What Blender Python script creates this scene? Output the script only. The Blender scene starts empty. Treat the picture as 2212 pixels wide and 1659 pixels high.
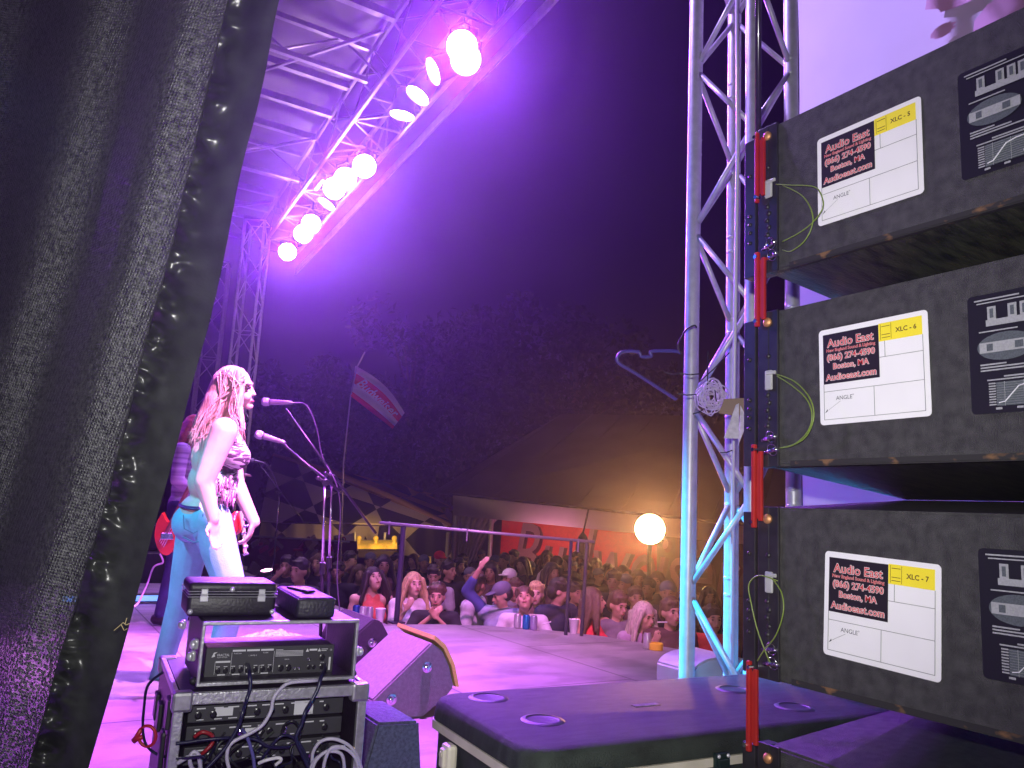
import bpy, bmesh, math, random
from math import sin, cos, pi, radians
from mathutils import Vector, Matrix, Euler, Quaternion
random.seed(7)
C = bpy.context.scene.collection
SC = bpy.context.scene

# ------------------------------------------------------------------ camera
YAW, PITCH, ROLL, FPX = radians(31.5), radians(9.3), radians(3.0), 1700.0
_h = Vector((sin(YAW), cos(YAW), 0)); _r = Vector((cos(YAW), -sin(YAW), 0)); _z = Vector((0, 0, 1))
_f = _h * cos(PITCH) + _z * sin(PITCH); _u = -_h * sin(PITCH) + _z * cos(PITCH)
_R = _r * cos(ROLL) + _u * sin(ROLL); _U = _u * cos(ROLL) - _r * sin(ROLL)
CAM = Vector((0, 0, 1.0))
cam_data = bpy.data.cameras.new('camera'); cam = bpy.data.objects.new('camera', cam_data); C.objects.link(cam)
m = Matrix((_R, _U, -_f)).transposed().to_4x4(); m.translation = CAM
cam.matrix_world = m
cam_data.sensor_width = 36; cam_data.lens = FPX / 2212 * 36
cam_data.clip_start = 0.05; cam_data.clip_end = 400
cam_data.dof.use_dof = False
SC.camera = cam
SC.view_settings.view_transform = 'Standard'; SC.view_settings.look = 'None'
SC.view_settings.exposure = 0; SC.view_settings.gamma = 1
cy = SC.cycles
cy.use_denoising = True
try: cy.denoiser = 'OPENIMAGEDENOISE'
except Exception: pass
cy.max_bounces = 5; cy.diffuse_bounces = 2; cy.glossy_bounces = 2; cy.transmission_bounces = 3
cy.volume_bounces = 0; cy.transparent_max_bounces = 8
cy.sample_clamp_indirect = 4; cy.caustics_reflective = False; cy.caustics_refractive = False
cy.use_light_tree = True

# ------------------------------------------------------------------ night sky
w = bpy.data.worlds.new('World'); SC.world = w; w.use_nodes = True
bg = w.node_tree.nodes['Background']
sky = w.node_tree.nodes.new('ShaderNodeTexSky'); sky.sky_type = 'NISHITA'; sky.sun_disc = False
sky.sun_elevation = radians(-6); sky.sun_rotation = radians(200)
mixc = w.node_tree.nodes.new('ShaderNodeMixRGB'); mixc.inputs[0].default_value = 0.92
mixc.inputs[2].default_value = (.0022, .0006, .0075, 1)
w.node_tree.links.new(sky.outputs[0], mixc.inputs[1]); w.node_tree.links.new(mixc.outputs[0], bg.inputs[0])
bg.inputs[1].default_value = 1.0

# ------------------------------------------------------------------ pixel helpers (2212-wide picture coordinates)
def D(x, y): return _f + _R * ((x - 1106) / FPX) + _U * ((829.5 - y) / FPX)
def P(x, y, d): return CAM + D(x, y) * d
def PZ(x, y, z=0.0):
    d = D(x, y); return CAM + d * ((z - CAM.z) / d.z)
def PX(x, y, X):
    d = D(x, y); return CAM + d * (X / d.x)

# ------------------------------------------------------------------ mesh helpers
def frame_from(zaxis):
    z = zaxis.normalized(); a = Vector((0, 0, 1)) if abs(z.z) < .9 else Vector((1, 0, 0))
    x = a.cross(z).normalized(); return x, z.cross(x), z
class MB:
    def __init__(s): s.v = []; s.f = []
    def add(s, vs, fs, M=None):
        o = len(s.v)
        s.v += [(M @ Vector(v)) if M else Vector(v) for v in vs]
        s.f += [tuple(i + o for i in f) for f in fs]; return s
    def box(s, c, size, M=None, rot=None):
        x, y, z = [a / 2 for a in size]
        vs = [Vector((i * x, j * y, k * z)) for i in (-1, 1) for j in (-1, 1) for k in (-1, 1)]
        if rot is not None:
            R_ = Euler(rot).to_matrix(); vs = [R_ @ v for v in vs]
        vs = [v + Vector(c) for v in vs]
        return s.add(vs, [(0, 1, 3, 2), (4, 6, 7, 5), (0, 4, 5, 1), (2, 3, 7, 6), (0, 2, 6, 4), (1, 5, 7, 3)], M)
    def rbox(s, c, size, b=.01, seg=2, M=None, rot=None):
        bm = bmesh.new(); bmesh.ops.create_cube(bm, size=1)
        bmesh.ops.scale(bm, vec=size, verts=bm.verts)
        bmesh.ops.bevel(bm, geom=list(bm.edges), offset=b, segments=seg, profile=.5, affect='EDGES')
        if rot is not None: bmesh.ops.transform(bm, matrix=Euler(rot).to_matrix().to_4x4(), verts=bm.verts)
        bmesh.ops.translate(bm, vec=c, verts=bm.verts)
        bm.verts.index_update(); vs = [v.co.copy() for v in bm.verts]; fs = [tuple(v.index for v in f.verts) for f in bm.faces]; bm.free()
        return s.add(vs, fs, M)
    def bm_add(s, bm, M=None):
        bm.verts.index_update(); vs = [v.co.copy() for v in bm.verts]; fs = [tuple(v.index for v in f.verts) for f in bm.faces]; bm.free()
        return s.add(vs, fs, M)
    def tube(s, pts, r, n=8, closed=False, M=None, r1=None):
        pts = [Vector(p) for p in pts]; k = len(pts); vs = []; fs = []
        px_ = None
        for i, p in enumerate(pts):
            if closed: t = pts[(i + 1) % k] - pts[i - 1]
            elif i == 0: t = pts[1] - pts[0]
            elif i == k - 1: t = pts[-1] - pts[-2]
            else: t = pts[i + 1] - pts[i - 1]
            if t.length < 1e-9: t = Vector((0, 0, 1))
            t.normalize()
            if px_ is None: x, y, _ = frame_from(t)
            else:
                x = (px_ - t * px_.dot(t))
                if x.length < 1e-6: x = frame_from(t)[0]
                x.normalize(); y = t.cross(x)
            px_ = x
            rr = r if r1 is None else r + (r1 - r) * i / (k - 1)
            for j in range(n):
                a = 2 * pi * j / n; vs.append(p + (x * cos(a) + y * sin(a)) * rr)
        for i in range(k if closed else k - 1):
            for j in range(n):
                a = i * n + j; b = i * n + (j + 1) % n; c = ((i + 1) % k) * n + (j + 1) % n; d = ((i + 1) % k) * n + j
                fs.append((a, b, c, d))
        if not closed:
            fs.append(tuple(range(n - 1, -1, -1))); fs.append(tuple((k - 1) * n + j for j in range(n)))
        return s.add(vs, fs, M)
    def cyl(s, p0, p1, r, r1=None, n=16, M=None):
        return s.tube([p0, p1], r, n, M=M, r1=r1)
    def lathe(s, prof, n=24, M=None):
        vs = []; fs = []; k = len(prof)
        for i, (r, z) in enumerate(prof):
            for j in range(n):
                a = 2 * pi * j / n; vs.append((r * cos(a), r * sin(a), z))
        for i in range(k - 1):
            for j in range(n):
                fs.append((i * n + j, i * n + (j + 1) % n, (i + 1) * n + (j + 1) % n, (i + 1) * n + j))
        fs.append(tuple(range(n - 1, -1, -1))); fs.append(tuple((k - 1) * n + j for j in range(n)))
        return s.add(vs, fs, M)
    def ell(s, c, rad, M=None, rot=None, u=16, v=10):
        bm = bmesh.new(); bmesh.ops.create_uvsphere(bm, u_segments=u, v_segments=v, radius=1)
        bmesh.ops.scale(bm, vec=rad, verts=bm.verts)
        if rot is not None:
            R_ = rot if isinstance(rot, Matrix) else Euler(rot).to_matrix()
            bmesh.ops.transform(bm, matrix=R_.to_4x4(), verts=bm.verts)
        bmesh.ops.translate(bm, vec=c, verts=bm.verts); return s.bm_add(bm, M)
    def poly(s, pts, depth, M=None):
        """prism of an outline in xy, extruded along +z by depth"""
        n = len(pts); vs = [(p[0], p[1], 0) for p in pts] + [(p[0], p[1], depth) for p in pts]
        fs = [tuple(range(n - 1, -1, -1)), tuple(range(n, 2 * n))] + [(i, (i + 1) % n, n + (i + 1) % n, n + i) for i in range(n)]
        return s.add(vs, fs, M)
    def rcone(s, p0, p1, r0, r1, n=10, M=None):
        """capsule with two radii (used inside remeshed figures)"""
        p0 = Vector(p0); p1 = Vector(p1)
        s.ell(p0, (r0,) * 3, M, u=n, v=8); s.ell(p1, (r1,) * 3, M, u=n, v=8)
        if (p1 - p0).length > 1e-5: s.cyl(p0, p1, r0, r1, n, M)
        return s
    def mesh(s, name, smooth=None):
        me = bpy.data.meshes.new(name); me.from_pydata([tuple(v) for v in s.v], [], s.f); me.update()
        if smooth: me.polygons.foreach_set('use_smooth', [True] * len(me.polygons)); me.update()
        return me
    def build(s, name, mat, parent=None, smooth=False, world=False, auto=None):
        if world and parent is not None:
            Mi = WM[parent.name].inverted(); s.v = [Mi @ v for v in s.v]
        me = s.mesh(name, smooth or auto)
        if auto:
            bm = bmesh.new(); bm.from_mesh(me)
            for e in bm.edges:
                if len(e.link_faces) == 2 and e.calc_face_angle(0) > radians(auto): e.smooth = False
            bm.to_mesh(me); bm.free()
        return link(name, me, mat, parent)
WM = {}
def link(name, me, mat, parent=None):
    o = bpy.data.objects.new(name, me); C.objects.link(o)
    if mat is not None and len(me.materials) == 0: me.materials.append(mat)
    if parent is not None: o.parent = parent
    WM[o.name] = WM[parent.name].copy() if parent is not None else Matrix()
    return o
def tag(o, label, cat, group=None, kind=None):
    if label: o['label'] = label
    if cat: o['category'] = cat
    if group: o['group'] = group
    if kind: o['kind'] = kind
    return o
def struct(o, kind='structure'): o['kind'] = kind; return o
def thing(name, label, cat, loc=(0, 0, 0), rz=0.0, group=None, M=None):
    o = bpy.data.objects.new(name, None); C.objects.link(o); o.empty_display_size = .1
    if M is None: M = Matrix.Translation(Vector(loc)) @ Matrix.Rotation(rz, 4, 'Z')
    o.matrix_world = M; WM[o.name] = M.copy()
    return tag(o, label, cat, group)
def dup(root, M, label=None, group=None):
    r = root.copy(); C.objects.link(r); r.matrix_world = M; WM[r.name] = M.copy()
    if label: r['label'] = label
    if group: r['group'] = group
    for ch in [c for c in root.children]:
        c = ch.copy(); C.objects.link(c); c.parent = r
        for g in ch.children:
            d = g.copy(); C.objects.link(d); d.parent = c
    return r
def TR(loc, rz=0.0): return Matrix.Translation(Vector(loc)) @ Matrix.Rotation(rz, 4, 'Z')

# ------------------------------------------------------------------ materials
MATS = {}
def mat(name, col, rough=.6, metal=0.0, emit=None, es=0.0, var=0.0, scale=12.0, bump=0.0, bscale=None, coat=0.0, col2=None, spec=.5, stretch=None, trans=0.0, detail=4.0):
    if name in MATS: return MATS[name]
    ma = bpy.data.materials.new(name); ma.use_nodes = True; nt = ma.node_tree; b = nt.nodes['Principled BSDF']
    b.inputs['Roughness'].default_value = rough; b.inputs['Metallic'].default_value = metal
    b.inputs['Specular IOR Level'].default_value = spec; b.inputs['Coat Weight'].default_value = coat
    b.inputs['Transmission Weight'].default_value = trans
    tc = nt.nodes.new('ShaderNodeTexCoord'); src = tc.outputs['Object']
    if stretch:
        mp = nt.nodes.new('ShaderNodeMapping'); mp.inputs['Scale'].default_value = stretch
        nt.links.new(src, mp.inputs[0]); src = mp.outputs[0]
    nz = nt.nodes.new('ShaderNodeTexNoise'); nz.inputs['Scale'].default_value = scale; nz.inputs['Detail'].default_value = detail
    nt.links.new(src, nz.inputs['Vector'])
    c2 = col2 if col2 else tuple(max(0, c * (1 - var)) for c in col[:3])
    c1 = col if col2 else tuple(min(1, c * (1 + var)) for c in col[:3])
    ramp = nt.nodes.new('ShaderNodeValToRGB'); ramp.color_ramp.elements[0].position = .35; ramp.color_ramp.elements[1].position = .65
    ramp.color_ramp.elements[0].color = (*c2[:3], 1); ramp.color_ramp.elements[1].color = (*c1[:3], 1)
    nt.links.new(nz.outputs['Fac'], ramp.inputs[0]); nt.links.new(ramp.outputs[0], b.inputs['Base Color'])
    if bump:
        n2 = nt.nodes.new('ShaderNodeTexNoise'); n2.inputs['Scale'].default_value = bscale or scale * 4; n2.inputs['Detail'].default_value = 3
        nt.links.new(src, n2.inputs['Vector'])
        bp = nt.nodes.new('ShaderNodeBump'); bp.inputs['Strength'].default_value = bump; bp.inputs['Distance'].default_value = .01
        nt.links.new(n2.outputs['Fac'], bp.inputs['Height']); nt.links.new(bp.outputs[0], b.inputs['Normal'])
    if emit:
        b.inputs['Emission Color'].default_value = (*emit, 1); b.inputs['Emission Strength'].default_value = es
    MATS[name] = ma; return ma
TRUSSM = mat('roof_truss_aluminium', (.15, .15, .16), .5, .5, var=.08, scale=30)
TOWERM = mat('tower_aluminium', (.50, .50, .53), .42, .35, var=.10, scale=25, bump=.05)
ALU = mat('brushed_aluminium', (.62, .62, .65), .36, .85, var=.08, scale=30, bump=.05)
NICK = mat('nickel_fittings', (.72, .72, .76), .3, .45, var=.08)
STEEL = mat('chrome_steel', (.75, .75, .78), .18, 1.0, var=.05)
BLACK = mat('black_paint', (.018, .018, .020), .4, var=.3, scale=20)
BLACKM = mat('black_metal', (.020, .020, .023), .42, .15, var=.3, scale=25)
RUBBER = mat('black_rubber', (.02, .02, .022), .55, var=.2)

# ------------------------------------------------------------------ text
def text_geo(txt, size, align='CENTER', extrude=0.0, offset=0.0, shear=0.0, sx=1.0):
    cu = bpy.data.curves.new('t', 'FONT'); cu.body = txt; cu.size = size; cu.align_x = align; cu.align_y = 'CENTER'
    cu.extrude = extrude; cu.offset = offset; cu.shear = shear; cu.resolution_u = 3
    ob = bpy.data.objects.new('t', cu); C.objects.link(ob); bpy.context.view_layer.update()
    dg = bpy.context.evaluated_depsgraph_get(); me = bpy.data.meshes.new_from_object(ob.evaluated_get(dg))
    vs = [Vector((v.co.x * sx, v.co.y, v.co.z)) for v in me.vertices]; fs = [tuple(p.vertices) for p in me.polygons]
    bpy.data.objects.remove(ob); bpy.data.curves.remove(cu); bpy.data.meshes.remove(me)
    return vs, fs
# ------------------------------------------------------------------ lights
def spot(name, loc, target, energy, color, angle=60, blend=.5, size=.06):
    l = bpy.data.lights.new(name, 'SPOT'); l.energy = energy; l.color = color; l.spot_size = radians(angle); l.spot_blend = blend
    l.shadow_soft_size = size
    o = bpy.data.objects.new(name, l); C.objects.link(o); o.location = loc
    o.rotation_euler = (Vector(target) - Vector(loc)).to_track_quat('-Z', 'Y').to_euler(); return o
PURPLE = (.30, .02, 1.0)
# the camera's flash, just above the lens
fl = spot('camera_flash', CAM + _U * .10 - _R * .03, CAM + _f * 5, 158.0, (1, .98, .95), 100, .9, .012)
# wash lamps hung over the wings and behind the curtain (their fixtures are out of the picture)
spot('upstage_cyan_wash', (-.9, 4.6, 3.4), (2.25, 2.1, .25), 8000, (.01, .50, 1.0), 20, .8)
spot('upstage_blue_wash', (-2.6, 5.5, 3.8), (2.15, 2.0, 1.3), 750, (.03, .12, 1.0), 24, .6)
spot('upstage_violet_wash', (-2.0, 9.5, 4.6), (1.5, 3.5, 0), 700, (.35, .04, 1), 50, .6)
spot('singer_key', (2.0, 1.2, 4.9), (1.0, 4.4, 1.2), 11000, (.85, .26, .92), 17, .8)
spot('jeans_cyan_wash', (-1.3, 3.5, 3.2), (.85, 4.5, .75), 800, (.10, .60, 1), 17, .7)
spot('stage_floor_key', (1.9, 3.4, 4.9), (1.3, 4.7, 0), 5600, (.74, .14, 1), 56, .9)
spot('scrim_wash', (.8, 3.6, 4.9), (2.95, .8, 2.6), 800, (.48, .32, 1), 60, .8)
spot('crowd_wash', (1.6, 2.0, 4.7), (4.0, 6.4, -.15), 2500, (.95, .26, .85), 34, .9)
# ================================================================== SETTING
def sheet(name, pts, z, mt):
    mb = MB(); mb.add([(x, y, z) for x, y in pts], [tuple(range(len(pts)))]); return struct(mb.build(name, mt))
ground_m = mat('trodden_grass', (.035, .030, .022), .9, var=.4, scale=3, bump=.5)
g = MB(); g.box((25, 25, -1.9), (200, 200, 1.0)); struct(g.build('ground', ground_m))
# stage floor: sealed plywood deck with seams between the sheets
def floor_mat():
    ma = mat('stage_floor_paint', (.30, .28, .30), .62, spec=.3, col2=(.20, .19, .21), scale=1.6, bump=.12, bscale=30, detail=8)
    nt = ma.node_tree; b = nt.nodes['Principled BSDF']; tc = [n for n in nt.nodes if n.type == 'TEX_COORD'][0]
    br = nt.nodes.new('ShaderNodeTexBrick'); br.offset = .5; br.inputs['Scale'].default_value = 1
    br.inputs['Brick Width'].default_value = 2.44; br.inputs['Row Height'].default_value = 1.22; br.inputs['Mortar Size'].default_value = .006
    br.inputs['Color1'].default_value = (1, 1, 1, 1); br.inputs['Color2'].default_value = (.86, .86, .86, 1); br.inputs['Mortar'].default_value = (.25, .25, .25, 1)
    mp = nt.nodes.new('ShaderNodeMapping'); mp.inputs['Rotation'].default_value = (0, 0, radians(90)); mp.inputs['Location'].default_value = (.35, .2, 0)
    nt.links.new(tc.outputs['Object'], mp.inputs[0]); nt.links.new(mp.outputs[0], br.inputs['Vector'])
    mx = nt.nodes.new('ShaderNodeMixRGB'); mx.blend_type = 'MULTIPLY'; mx.inputs[0].default_value = 1
    rp = [n for n in nt.nodes if n.type == 'VALTORGB'][0]
    nt.links.new(rp.outputs[0], mx.inputs[1]); nt.links.new(br.outputs[0], mx.inputs[2])
    # scuffs
    wv = nt.nodes.new('ShaderNodeTexNoise'); wv.inputs['Scale'].default_value = 2.2; wv.inputs['Detail'].default_value = 10
    m2 = nt.nodes.new('ShaderNodeMapping'); m2.inputs['Scale'].default_value = (1.0, 1.7, 1); nt.links.new(tc.outputs['Object'], m2.inputs[0]); nt.links.new(m2.outputs[0], wv.inputs['Vector'])
    r2 = nt.nodes.new('ShaderNodeValToRGB'); r2.color_ramp.elements[0].position = .40; r2.color_ramp.elements[0].color = (.45, .45, .45, 1); r2.color_ramp.elements[1].position = .50
    nt.links.new(wv.outputs['Fac'], r2.inputs[0])
    m3 = nt.nodes.new('ShaderNodeMixRGB'); m3.blend_type = 'MULTIPLY'; m3.inputs[0].default_value = .45
    nt.links.new(mx.outputs[0], m3.inputs[1]); nt.links.new(r2.outputs[0], m3.inputs[2]); nt.links.new(m3.outputs[0], b.inputs['Base Color'])
    return ma
outline = [(-6, -3), (4.7, -3), (4.75, 3.6), (4.66, 4.7), (4.42, 5.5), (4.1, 5.95), (3.7, 6.25), (3.3, 6.42), (2.85, 6.5), (2.85, 14.2), (-6, 14.2)]
s = MB(); n = len(outline)
s.add([(x, y, 0) for x, y in outline] + [(x, y, -.12) for x, y in outline], [tuple(range(n)), tuple(range(2 * n - 1, n - 1, -1))] + [(i, n + i, n + (i + 1) % n, (i + 1) % n) for i in range(n)])
struct(s.build('stage_floor', floor_mat()))
sk = MB(); ins = [(x - .06 if x > 0 else x, y) for x, y in outline]
sk.add([(x, y, -.12) for x, y in ins] + [(x, y, -1.4) for x, y in ins], [(i, n + i, n + (i + 1) % n, (i + 1) % n) for i in range(n)])
struct(sk.build('stage_skirt', mat('black_skirt_cloth', (.012, .012, .014), .9)))
# dark backdrop closing the far wing
ba = MB(); ba.box((-2.2, 14.3, 2.6), (8.6, .1, 5.4)); ba.box((-6.1, 5.5, 2.6), (.1, 17.4, 5.4))
tag(ba.build('wing_backdrop', mat('backdrop_cloth', (.012, .010, .016), .95)), 'black backdrop closing the back and far side of the stage', 'backdrop')

# ------------------------------------------------------------------ lattice truss maker
def truss(mb, p0, p1, w, hgt, r=.025, rl=.011, step=.5, tri=False, up=None, braces_only=None):
    """box truss between two points; returns nothing"""
    p0 = Vector(p0); p1 = Vector(p1); t = (p1 - p0); L = t.length; t.normalize()
    up = Vector(up) if up else Vector((0, 0, 1)); sx_ = t.cross(up).normalized(); upp = sx_.cross(t).normalized()
    cor = [(-w / 2, -hgt / 2), (w / 2, -hgt / 2), (w / 2, hgt / 2), (-w / 2, hgt / 2)]
    off = [sx_ * a + upp * b for a, b in cor]
    for o_ in off: mb.tube([p0 + o_, p1 + o_], r, 12)
    k = max(1, int(round(L / step)))
    for q in range(4):
        a, b = off[q], off[(q + 1) % 4]
        for i in range(k):
            s0 = p0 + t * (L * i / k); s1 = p0 + t * (L * (i + 1) / k)
            if (i + q) % 2 == 0: mb.tube([s0 + a, s1 + b], rl, 7)
            else: mb.tube([s0 + b, s1 + a], rl, 7)
            mb.tube([s1 + a, s1 + b], rl * .8, 6) if i % 4 == 3 else None

# ------------------------------------------------------------------ stage roof
roof = thing('stage_roof', 'long ribbed canopy roof over the whole stage with steel purlins', 'roof', (0, 0, 5.3))
VIOLM = mat('roof_sheet_metal', (.08, .07, .09), .55, .2, var=.15, scale=3, bump=.1)
rs = MB()
def roofx(y): return 2.05 + .064 * y
pts = [(-6.3, -1.5), (roofx(-1.5) , -1.5), (roofx(13.6), 13.6), (-6.3, 13.6)]
rs.add([(x, y, 5.62 - .0 * x) for x, y in pts] + [(x, y, 5.66) for x, y in pts], [(0, 1, 2, 3), (7, 6, 5, 4)] + [(i, 4 + i, 4 + (i + 1) % 4, (i + 1) % 4) for i in range(4)])
rs.build('roof_sheet', VIOLM, roof, world=True)
PUR = mat('purlin_steel', (.20, .19, .22), .4, .5, var=.1)
yy = .6; k = 0
while yy < 13.5:
    p = MB(); x1 = roofx(yy) - .05
    if k % 4 == 1:     # deeper joist with lattice
        p.box(((x1 - 6) / 2, yy, 5.20), (x1 + 6, .05, .05)); p.box(((x1 - 6) / 2, yy, 5.55), (x1 + 6, .05, .05))
        xx = -5.0
        while xx < x1 - .5:
            p.tube([(xx, yy, 5.23), (xx + .55, yy, 5.55)], .014, 5); p.tube([(xx + .55, yy, 5.55), (xx + 1.1, yy, 5.23)], .014, 5); xx += 1.1
        p.build('joist', PUR, roof, world=True)
    else:
        p.box(((x1 - 6) / 2, yy, 5.50), (x1 + 6, .035, .07)); p.box(((x1 - 6) / 2, yy, 5.455), (x1 + 6, .07, .012))
        p.build('purlin', PUR, roof, world=True)
    yy += .72; k += 1
# sag rods / wind braces between the purlins
for yb in (1.2, 3.8, 6.3, 8.9, 11.3):
    p = MB(); p.tube([(-1.5, yb, 5.42), (1.6, yb + 1.6, 5.42)], .02, 6); p.tube([(1.6, yb + 1.6, 5.40), (roofx(yb) - .1, yb + .2, 5.40)], .02, 6)
    p.build('roof_brace', PUR, roof, world=True)
va = MB(); va.box((0, 0, 0), (.02, 15.2, .10), M=Matrix.Translation((3.18, 6.0, 5.02)) @ Matrix.Rotation(-.068, 4, 'Z'))
va.build('fascia', mat('fascia_vinyl', (.35, .33, .38), .6, var=.1), roof, world=True)

# front lighting truss: rear chords thick, a wide lattice in front
ft = thing('lighting_truss', 'aluminium box truss along the front of the roof carrying the violet lamps', 'truss', (2.3, 6, 5.0))
f0 = Vector((2.02 - .1, -1.4, 5.15)); f1 = Vector((2.02 + .064 * 12.6, 12.6, 5.15))
mb = MB()
t_ = (f1 - f0).normalized(); sd = Vector((t_.y, -t_.x, 0))
offs = [Vector((0, 0, 0)) - Vector((0, 0, .15)), sd * .55 - Vector((0, 0, .15)), sd * .55 + Vector((0, 0, .35)), Vector((0, 0, .35))]
for i_, o_ in enumerate(offs): mb.tube([f0 + o_, f1 + o_], .030, 10)
mb.build('chords', TRUSSM, ft, world=True)
mb = MB(); L = (f1 - f0).length; kk = int(L / .55)
for i in range(kk):
    s0 = f0 + t_ * (L * i / kk); s1 = f0 + t_ * (L * (i + 1) / kk)
    for a, b in ((0, 1), (1, 2), (0, 3), (3, 2)):
        A_, B_ = (offs[a], offs[b]) if i % 2 == 0 else (offs[b], offs[a])
        mb.tube([s0 + A_, s1 + B_], .012, 6)
    mb.tube([s1 + offs[0], s1 + offs[1]], .012, 6); mb.tube([s1 + offs[1], s1 + offs[2]], .011, 6)
mb.build('lattice', TRUSSM, ft, world=True)
# par cans
LAMPS = [(998, 100, 4.75, 'c'), (1006, 128, 4.72, 'c'), (939, 153, 4.72, 's'), (904, 204, 4.72, 's'), (869, 246, 4.72, 's'), (787, 359, 4.72, 'c'),
         (746, 386, 4.72, 'c'), (722, 407, 4.72, 'c'), (707, 439, 4.72, 's'), (672, 484, 4.72, 'c'), (655, 505, 4.70, 'c'), (621, 544, 4.66, 'c'), (690, 400, 4.85, 'b')]
LENS = mat('lit_lens', (1, 1, 1), .5, emit=(1.0, .62, 1.0), es=220)
LENSB = mat('lit_lens_dim', (1, 1, 1), .5, emit=(1.0, .55, 1.0), es=12)
names = ['largest and nearest violet-white lamp on the roof truss', 'lower of the two nearest fused lamps on the roof truss', 'tilted oval lamp just left of the nearest big lamp', 'flat oval lamp, third from the near end of the truss',
         'thin flat oval lamp above the gap in the row', 'bright round lamp at the near end of the middle cluster', 'second round lamp of the middle cluster', 'third round lamp of the middle cluster', 'small flat oval lamp below the middle cluster',
         'upper bright lamp of the far cluster on the truss', 'lower bright lamp of the far cluster on the truss', 'farthest bright lamp beside the far tower', 'thin strip of small lit dots above the middle cluster']
for i, (x, y, z, kd) in enumerate(LAMPS):
    c = PZ(x, y, z)
    big = i < 2
    if kd == 'c': aim = (CAM + Vector((.0, 1.2, -.6)) - c)
    elif kd == 's': aim = Vector({2: (-.95, .25, -.62), 3: (-.5, .12, -1), 4: (-.05, .12, -1), 8: (-.5, .1, -1)}[i])
    else: aim = Vector((0, -.1, -1))
    aim.normalize(); X_, Y_, Z_ = frame_from(aim)
    M = Matrix((X_, Y_, Z_)).transposed().to_4x4(); M.translation = c
    t = thing('stage_lamp', names[i], 'stage lamp', M=M, group='stage lamps on the roof truss')
    b = MB()
    sc_ = 1.28 if kd == 'c' else 1.15
    if kd == 'b':
        b.rbox((0, 0, -.05), (.30, .07, .09), .01); b.build('housing', BLACK, t)
        for q in range(6): l_ = MB(); l_.cyl((-.125 + q * .05, 0, -.004), (-.125 + q * .05, 0, .004), .016, n=10); l_.build('lens', LENSB, t)
        continue
    b.lathe([(r_ * sc_, z_) for r_, z_ in [(.03, -.24), (.075, -.23), (.09, -.16), (.095, -.05), (.105, -.01), (.105, .02), (.099, .02), (.099, 0.0)]], 24)
    b.build('housing', BLACK, t, auto=40)
    b = MB(); b.lathe([(.098 * sc_, -.004), (.094 * sc_, .004), (.06, .012), (.001, .016)], 24); b.build('lens', LENS, t, smooth=True)
    Mi = M.inverted(); up = Mi.to_3x3() @ Vector((0, 0, 1)); sidev = up.cross(Vector((0, 0, 1)));
    sidev = sidev.normalized() if sidev.length > .1 else Vector((1, 0, 0))
    b = MB(); cc = Vector((0, 0, -.1)); b.tube([cc + sidev * .11, cc + sidev * .12 + up * .14, cc + up * .2, cc - sidev * .12 + up * .14, cc - sidev * .11], .009, 6)
    b.tube([cc + up * .2, cc + up * .30], .012, 6)
    b.build('yoke', BLACKM, t)
    if kd == 'c':
        e = {0: 2300, 5: 1100, 6: 350, 9: 1300, 11: 950}.get(i, 180)
        spot('lamp_light', c + aim * .03, c + aim, e, PURPLE, 64, 1, .05)
    else:
        spot('lamp_light', c + aim * .03, c + aim, 500, PURPLE, 62, .4, .05)

# far tower of two trusses
tw = thing('truss_tower', 'tall violet-lit truss tower at the far front corner of the stage', 'truss tower', (2.56, 12.1, 0))
mb = MB(); truss(mb, (2.62, 12.0, 0), (2.62, 12.0, 5.2), .30, .30, .022, .009, .42, up=(.5, .85, 0)); mb.build('lattice_truss', ALU, tw, world=True)
mb = MB(); mb.box((2.62, 12.0, .03), (.6, .6, .05)); mb.build('base_plate', ALU, tw, world=True)
tw = thing('truss_tower', 'thinner truss tower standing left behind the far violet-lit tower', 'truss tower', (2.3, 13.3, 0))
mb = MB(); truss(mb, (2.42, 13.6, 0), (2.42, 13.6, 4.9), .30, .30, .02, .009, .42, up=(.3, .95, 0)); mb.build('lattice_truss', ALU, tw, world=True)

# near tower at the right
NT = Vector((2.215, 1.995, 0))
tw = thing('truss_tower', 'aluminium truss tower lit cyan at its foot beside the loudspeaker stack', 'truss tower', NT, radians(8))
cs = [(-.13, .13), (-.13, -.13), (.13, -.13), (.13, .13)]
ch = MB()
for x, y in cs: ch.cyl((x, y, .02), (x, y, 5.0), .027, n=20)
lt = MB(); zz = .10; i = 0; stp = .335
while zz < 4.9:
    for q in range(4):
        a = Vector((*cs[q], 0)); b = Vector((*cs[(q + 1) % 4], 0)); d = (b - a).normalized() * .02
        h0 = zz + .02; h1 = zz + stp - .035
        A_, B_ = (a + d, b - d) if (i + q) % 2 == 0 else (b - d, a + d)
        lt.tube([A_ + Vector((0, 0, h0)), B_ + Vector((0, 0, h1))], .0105, 10)
    zz += stp; i += 1
lt.build('lattice', TOWERM, tw, smooth=True)
wl = ch; zz = .10
while zz < 4.9:
    for x, y in cs:
        for dz in (-.03, .03): wl.ell((x * .86, y, zz + dz), (.012, .022, .012), u=8, v=6)
    zz += stp
ch.build('chords', TOWERM, tw, auto=50)
bp = MB(); bp.rbox((0, 0, .012), (.5, .5, .024), .004); bp.build('base_plate', ALU, tw)
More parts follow.
